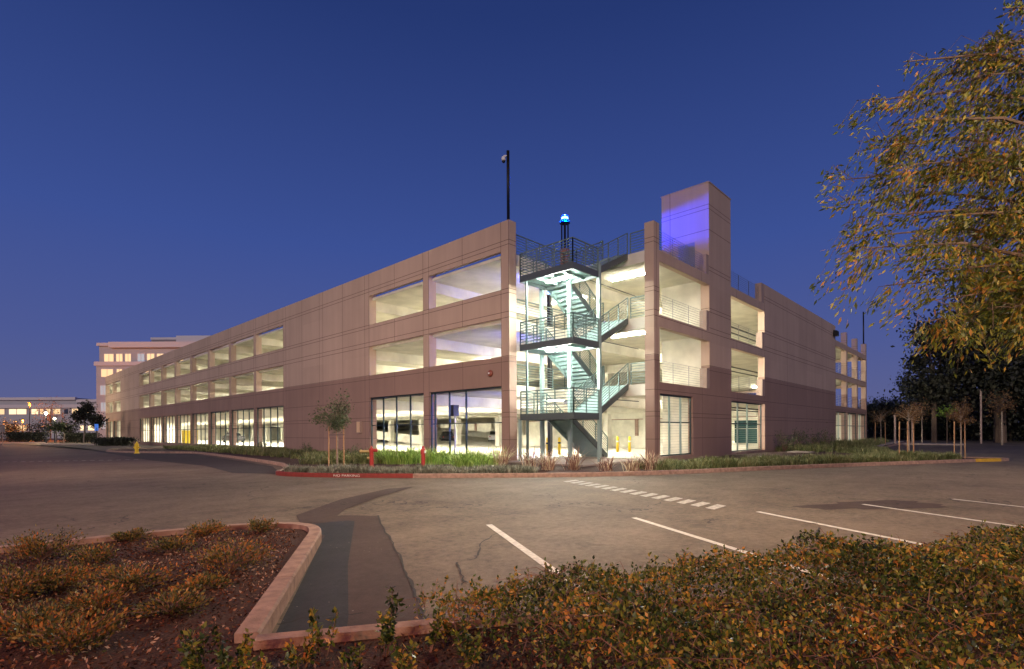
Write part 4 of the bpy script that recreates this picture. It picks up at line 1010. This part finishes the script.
# trees on the left
for px, d, h, cr, lm, lab, n, pale in ((50,130,10.5,4.2,'dry','bare branching tree in front of the low office building',700,False),(83,80,6.2,1.75,'dark','dark round tree left of the tall office building',2200,True),(96,78,4.6,1.2,'dark','smaller dark tree beside the tall office wall',900,True),
    (55,82,3.7,1.0,'tree','small pale tree right of the bright lamp',500,True),(63,84,3.6,1.0,'tree','small pale tree next to the dark round one',500,True),
    (6,120,5.2,2.7,'dark','dark tree at the far left picture edge',1100,False),(18,115,5.0,2.5,'dark','dark tree below the lit windows of the low building',1000,False),(38,112,4.6,2.3,'dark','dark tree left of the bright lamp',900,False),(70,110,5.0,2.5,'dark','dark tree behind the small pale trees',900,False),(-15,110,6,3,'dark','dark tree beyond the left picture edge',900,False)):
    bgtree(px, d, h, cr, lm, lab, n=n, size=.30, trunk=.1, pale=pale)
# hedge line and far islands
for (a, b, d, h, lab) in ((8,45,100,1.9,'long clipped dark hedge below the low building'),(66,95,95,1.7,'short clipped hedge left of the garage end'),(99,128,70,1.0,'low hedge at the far left end of the garage')):
    p0, p1 = np.array(W(a,d)), np.array(W(b,d)); n = 3500; u = rng.uniform(0,1,(n,1)); q = p0+(p1-p0)*u+rng.normal(size=(n,2))*.5
    t = thing('clipped_hedge', (*((p0+p1)/2),0), lab, 'hedge'); quads('foliage', leaves(np.column_stack([q, h*rng.uniform(0,1,n)**.6]), .25, .7), LM['dark'], t)
    g = MB(); 
    for i in range(12): pp = p0+(p1-p0)*(i+.5)/12; g.tube([(*pp,0),(pp[0],pp[1],h*.7)],.05,5)
    g.build('stems', M['bark'], t)
struct(MB().prism([W(40,80),W(95,74),W(99,77),W(45,84)], 0, .14).build('pavement', M['walk']))
struct(MB().prism([W(-60,92),W(45,92),W(45,96),W(-60,96)], 0, .14).build('pavement', M['walk']))
# street lamps with their lights
def street_lamp(px, d, h, label, col, power, er=30):
    x, y = W(px, d); t = thing('street_lamp', (x,y,0), label, 'street lamp')
    MB().tube([(x,y,0),(x,y,h)],[.09,.06],8).build('pole', M['dark'], t)
    MB().lathe(x,y,[(.05,h),(.22,h+.05),(.26,h+.12),(.05,h+.22)],10).build('head', M['dark'], t)
    MB().sphere((x,y,h-.2), .18, 10, 6).build('bulb', mat('lamp_glow',col,.5,emit=col,estr=er), t)
    return x, y, h
def plight(x, y, z, col, power, r=.15):
    l = bpy.data.lights.new('lamp_light','POINT'); l.energy = power; l.color = col; l.shadow_soft_size = r
    o = bpy.data.objects.new('lamp_light', l); COL.objects.link(o); o.location = (x,y,z); return o
for px, d, h, lab, col, pw, er in ((45.5,85,5.2,'bright pale street lamp left of the small trees',(1,.85,.55),900,60),(29,118,8.6,'glowing orange street lamp among the left trees',(1,.24,.02),6000,5),(84.5,100,6.2,'small warm street lamp behind the dark round tree',(1,.8,.4),700,50),(54,95,4.6,'dim street lamp between the small pale trees',(1,.85,.5),250,40),(22,122,5,'faint orange street lamp low in the left trees',(1,.30,.04),2500,6)):
    x, y, h = street_lamp(px, d, h, lab, col, pw, er); plight(x, y, h-.45, col, pw*2.5)
x, y = W(96,70); t = thing('parking_sign', (x,y,0), 'narrow blue lit sign post at the left end of the garage', 'sign'); MB().tube([(x,y,0),(x,y,2.4)],.05,8).build('post', M['dark'], t); MB().box(x-.2,x+.2,y-.04,y+.04,2.0,2.9).build('panel', mat('blue_panel',(.05,.15,.5),.4,emit=(.08,.25,.9),estr=.35), t)
x, y = W(2,75); t = thing('parking_sign', (x,y,0), 'pale sign panel on a post at the left picture edge', 'sign'); MB().tube([(x,y,0),(x,y,2.6)],.05,8).build('post', M['cap'], t); MB().box(x-.25,x+.25,y-.03,y+.03,1.9,2.9).build('panel', M['walk'], t)

# ------------------------------------------------------------------ light
w = bpy.data.worlds.new('World'); scene.world = w; w.use_nodes = True; t = NT(w); bg = w.node_tree.nodes['Background']
SUN_EL, SUN_ROT = 2.0, 0.0
sky = t.n('ShaderNodeTexSky', sky_type='NISHITA'); sky.sun_disc = False
sky.sun_elevation = R(SUN_EL); sky.sun_rotation = R(220); sky.altitude = 0; sky.air_density = 1.0; sky.dust_density = .6; sky.ozone_density = 4
tint = t.n('ShaderNodeMix', data_type='RGBA', blend_type='MULTIPLY'); tint.inputs[0].default_value = 1; t.l(sky.outputs[0], tint.inputs[6]); tint.inputs[7].default_value = (1.75,.98,1.15,1)

tcd = t.n('ShaderNodeTexCoord'); sz = t.n('ShaderNodeSeparateXYZ'); t.l(tcd.outputs['Generated'], sz.inputs[0])
ramp = t.n('ShaderNodeValToRGB'); t.l(sz.outputs[2], ramp.inputs['Fac']); el = ramp.color_ramp.elements
for i, (p, c) in enumerate(((0,(.092,.100,.200)),(.05,(.077,.090,.218)),(.14,(.058,.078,.230)),(.32,(.034,.062,.228)),(.62,(.014,.030,.128)),(1,(.010,.018,.08)))):
    e = el[i] if i < 2 else el.new(p)
    e.position = p; e.color = (*c,1)
vs = t.n('ShaderNodeVectorMath', operation='SCALE'); t.l(tint.outputs[2], vs.inputs[0]); vs.inputs['Scale'].default_value = .03
vs2 = t.n('ShaderNodeVectorMath', operation='SCALE'); t.l(ramp.outputs[0], vs2.inputs[0]); vs2.inputs['Scale'].default_value = 7.7
va = t.n('ShaderNodeVectorMath', operation='ADD'); t.l(vs.outputs[0], va.inputs[0]); t.l(vs2.outputs[0], va.inputs[1])
t.l(va.outputs[0], bg.inputs['Color']); bg.inputs['Strength'].default_value = .12
sl = bpy.data.lights.new('sun','SUN'); sl.energy = .85; sl.color = (1,.80,.66); sl.angle = R(6)
so = bpy.data.objects.new('sun', sl); COL.objects.link(so)
sd = mathutils.Vector((.80,.45,-.22)); so.rotation_euler = sd.to_track_quat('-Z','Y').to_euler()
# unseen spots for car park sodium lamps, some added to brighten lot and facade
def spot(x, y, z, tx, ty, col, power, ang=140, blend=.9, r=.2):
    l = bpy.data.lights.new('lamp_light','SPOT'); l.energy = power; l.color = col; l.shadow_soft_size = r; l.spot_size = R(ang); l.spot_blend = blend
    o = bpy.data.objects.new('lamp_light', l); COL.objects.link(o); o.location = (x,y,z); o.rotation_euler = mathutils.Vector((tx-x,ty-y,-z)).to_track_quat('-Z','Y').to_euler(); return o
spot(4.5,-6.5,5.5, 7,-1.5,(1,.55,.18),1700)
spot(-10,2,9, -1,6,(1,.30,.13),3100)
spot(8.5,6.5,10, 11,9.5,(1,.80,.55),3600,150)  # added above the middle of the lot to brighten the asphalt, no fixture
spot(-2,24,9, 18,34,(1,.72,.55),2600,120)  # added to light the west front
spot(6,-4,8.5, 22,14,(1,.74,.60),1500,80)
spot(24,-5,10, 22,0,(1,.66,.42),2000,150)
spot(-4,30,10, 0,30,(1,.45,.33),900,150)
# beacon and call lights
plight(bx,by,bz+3.312,(.0,.025,1),6500,.015); plight(bx,by,bz+3.95,(.01,.05,1),500,.05)
for z in (.2,3.9,7.2): spot(22.6,18.95,z+2.45,20.5,40,(.07,.10,1),480,160,.4,.1)

# ------------------------------------------------------------------ camera
cd = bpy.data.cameras.new('camera'); cam = bpy.data.objects.new('camera', cd); COL.objects.link(cam); scene.camera = cam
cd.sensor_width = 36; cd.lens = 36*F/1024; cd.shift_y = (431.6-334.5)/1024; cd.clip_end = 4000; cd.clip_start = .05
fwd = mathutils.Vector((.726,.688,0)).normalized(); right = mathutils.Vector((.688,-.726,0)).normalized(); up = mathutils.Vector((0,0,1))
# roll: horizon rises to the right
rr = ROLL
r2 = right*math.cos(rr)-up*math.sin(rr); u2 = up*math.cos(rr)+right*math.sin(rr)
mt = mathutils.Matrix((r2, u2, -fwd)).transposed().to_4x4(); mt.translation = (0,0,CH); cam.matrix_world = mt
scene.render.engine = 'CYCLES'
scene.cycles.max_bounces = 6; scene.cycles.diffuse_bounces = 4; scene.cycles.glossy_bounces = 2; scene.cycles.transmission_bounces = 2
scene.cycles.sample_clamp_indirect = 8
scene.view_settings.view_transform = 'Standard'; scene.view_settings.look = 'None'; scene.view_settings.gamma = 1; scene.view_settings.exposure = .45
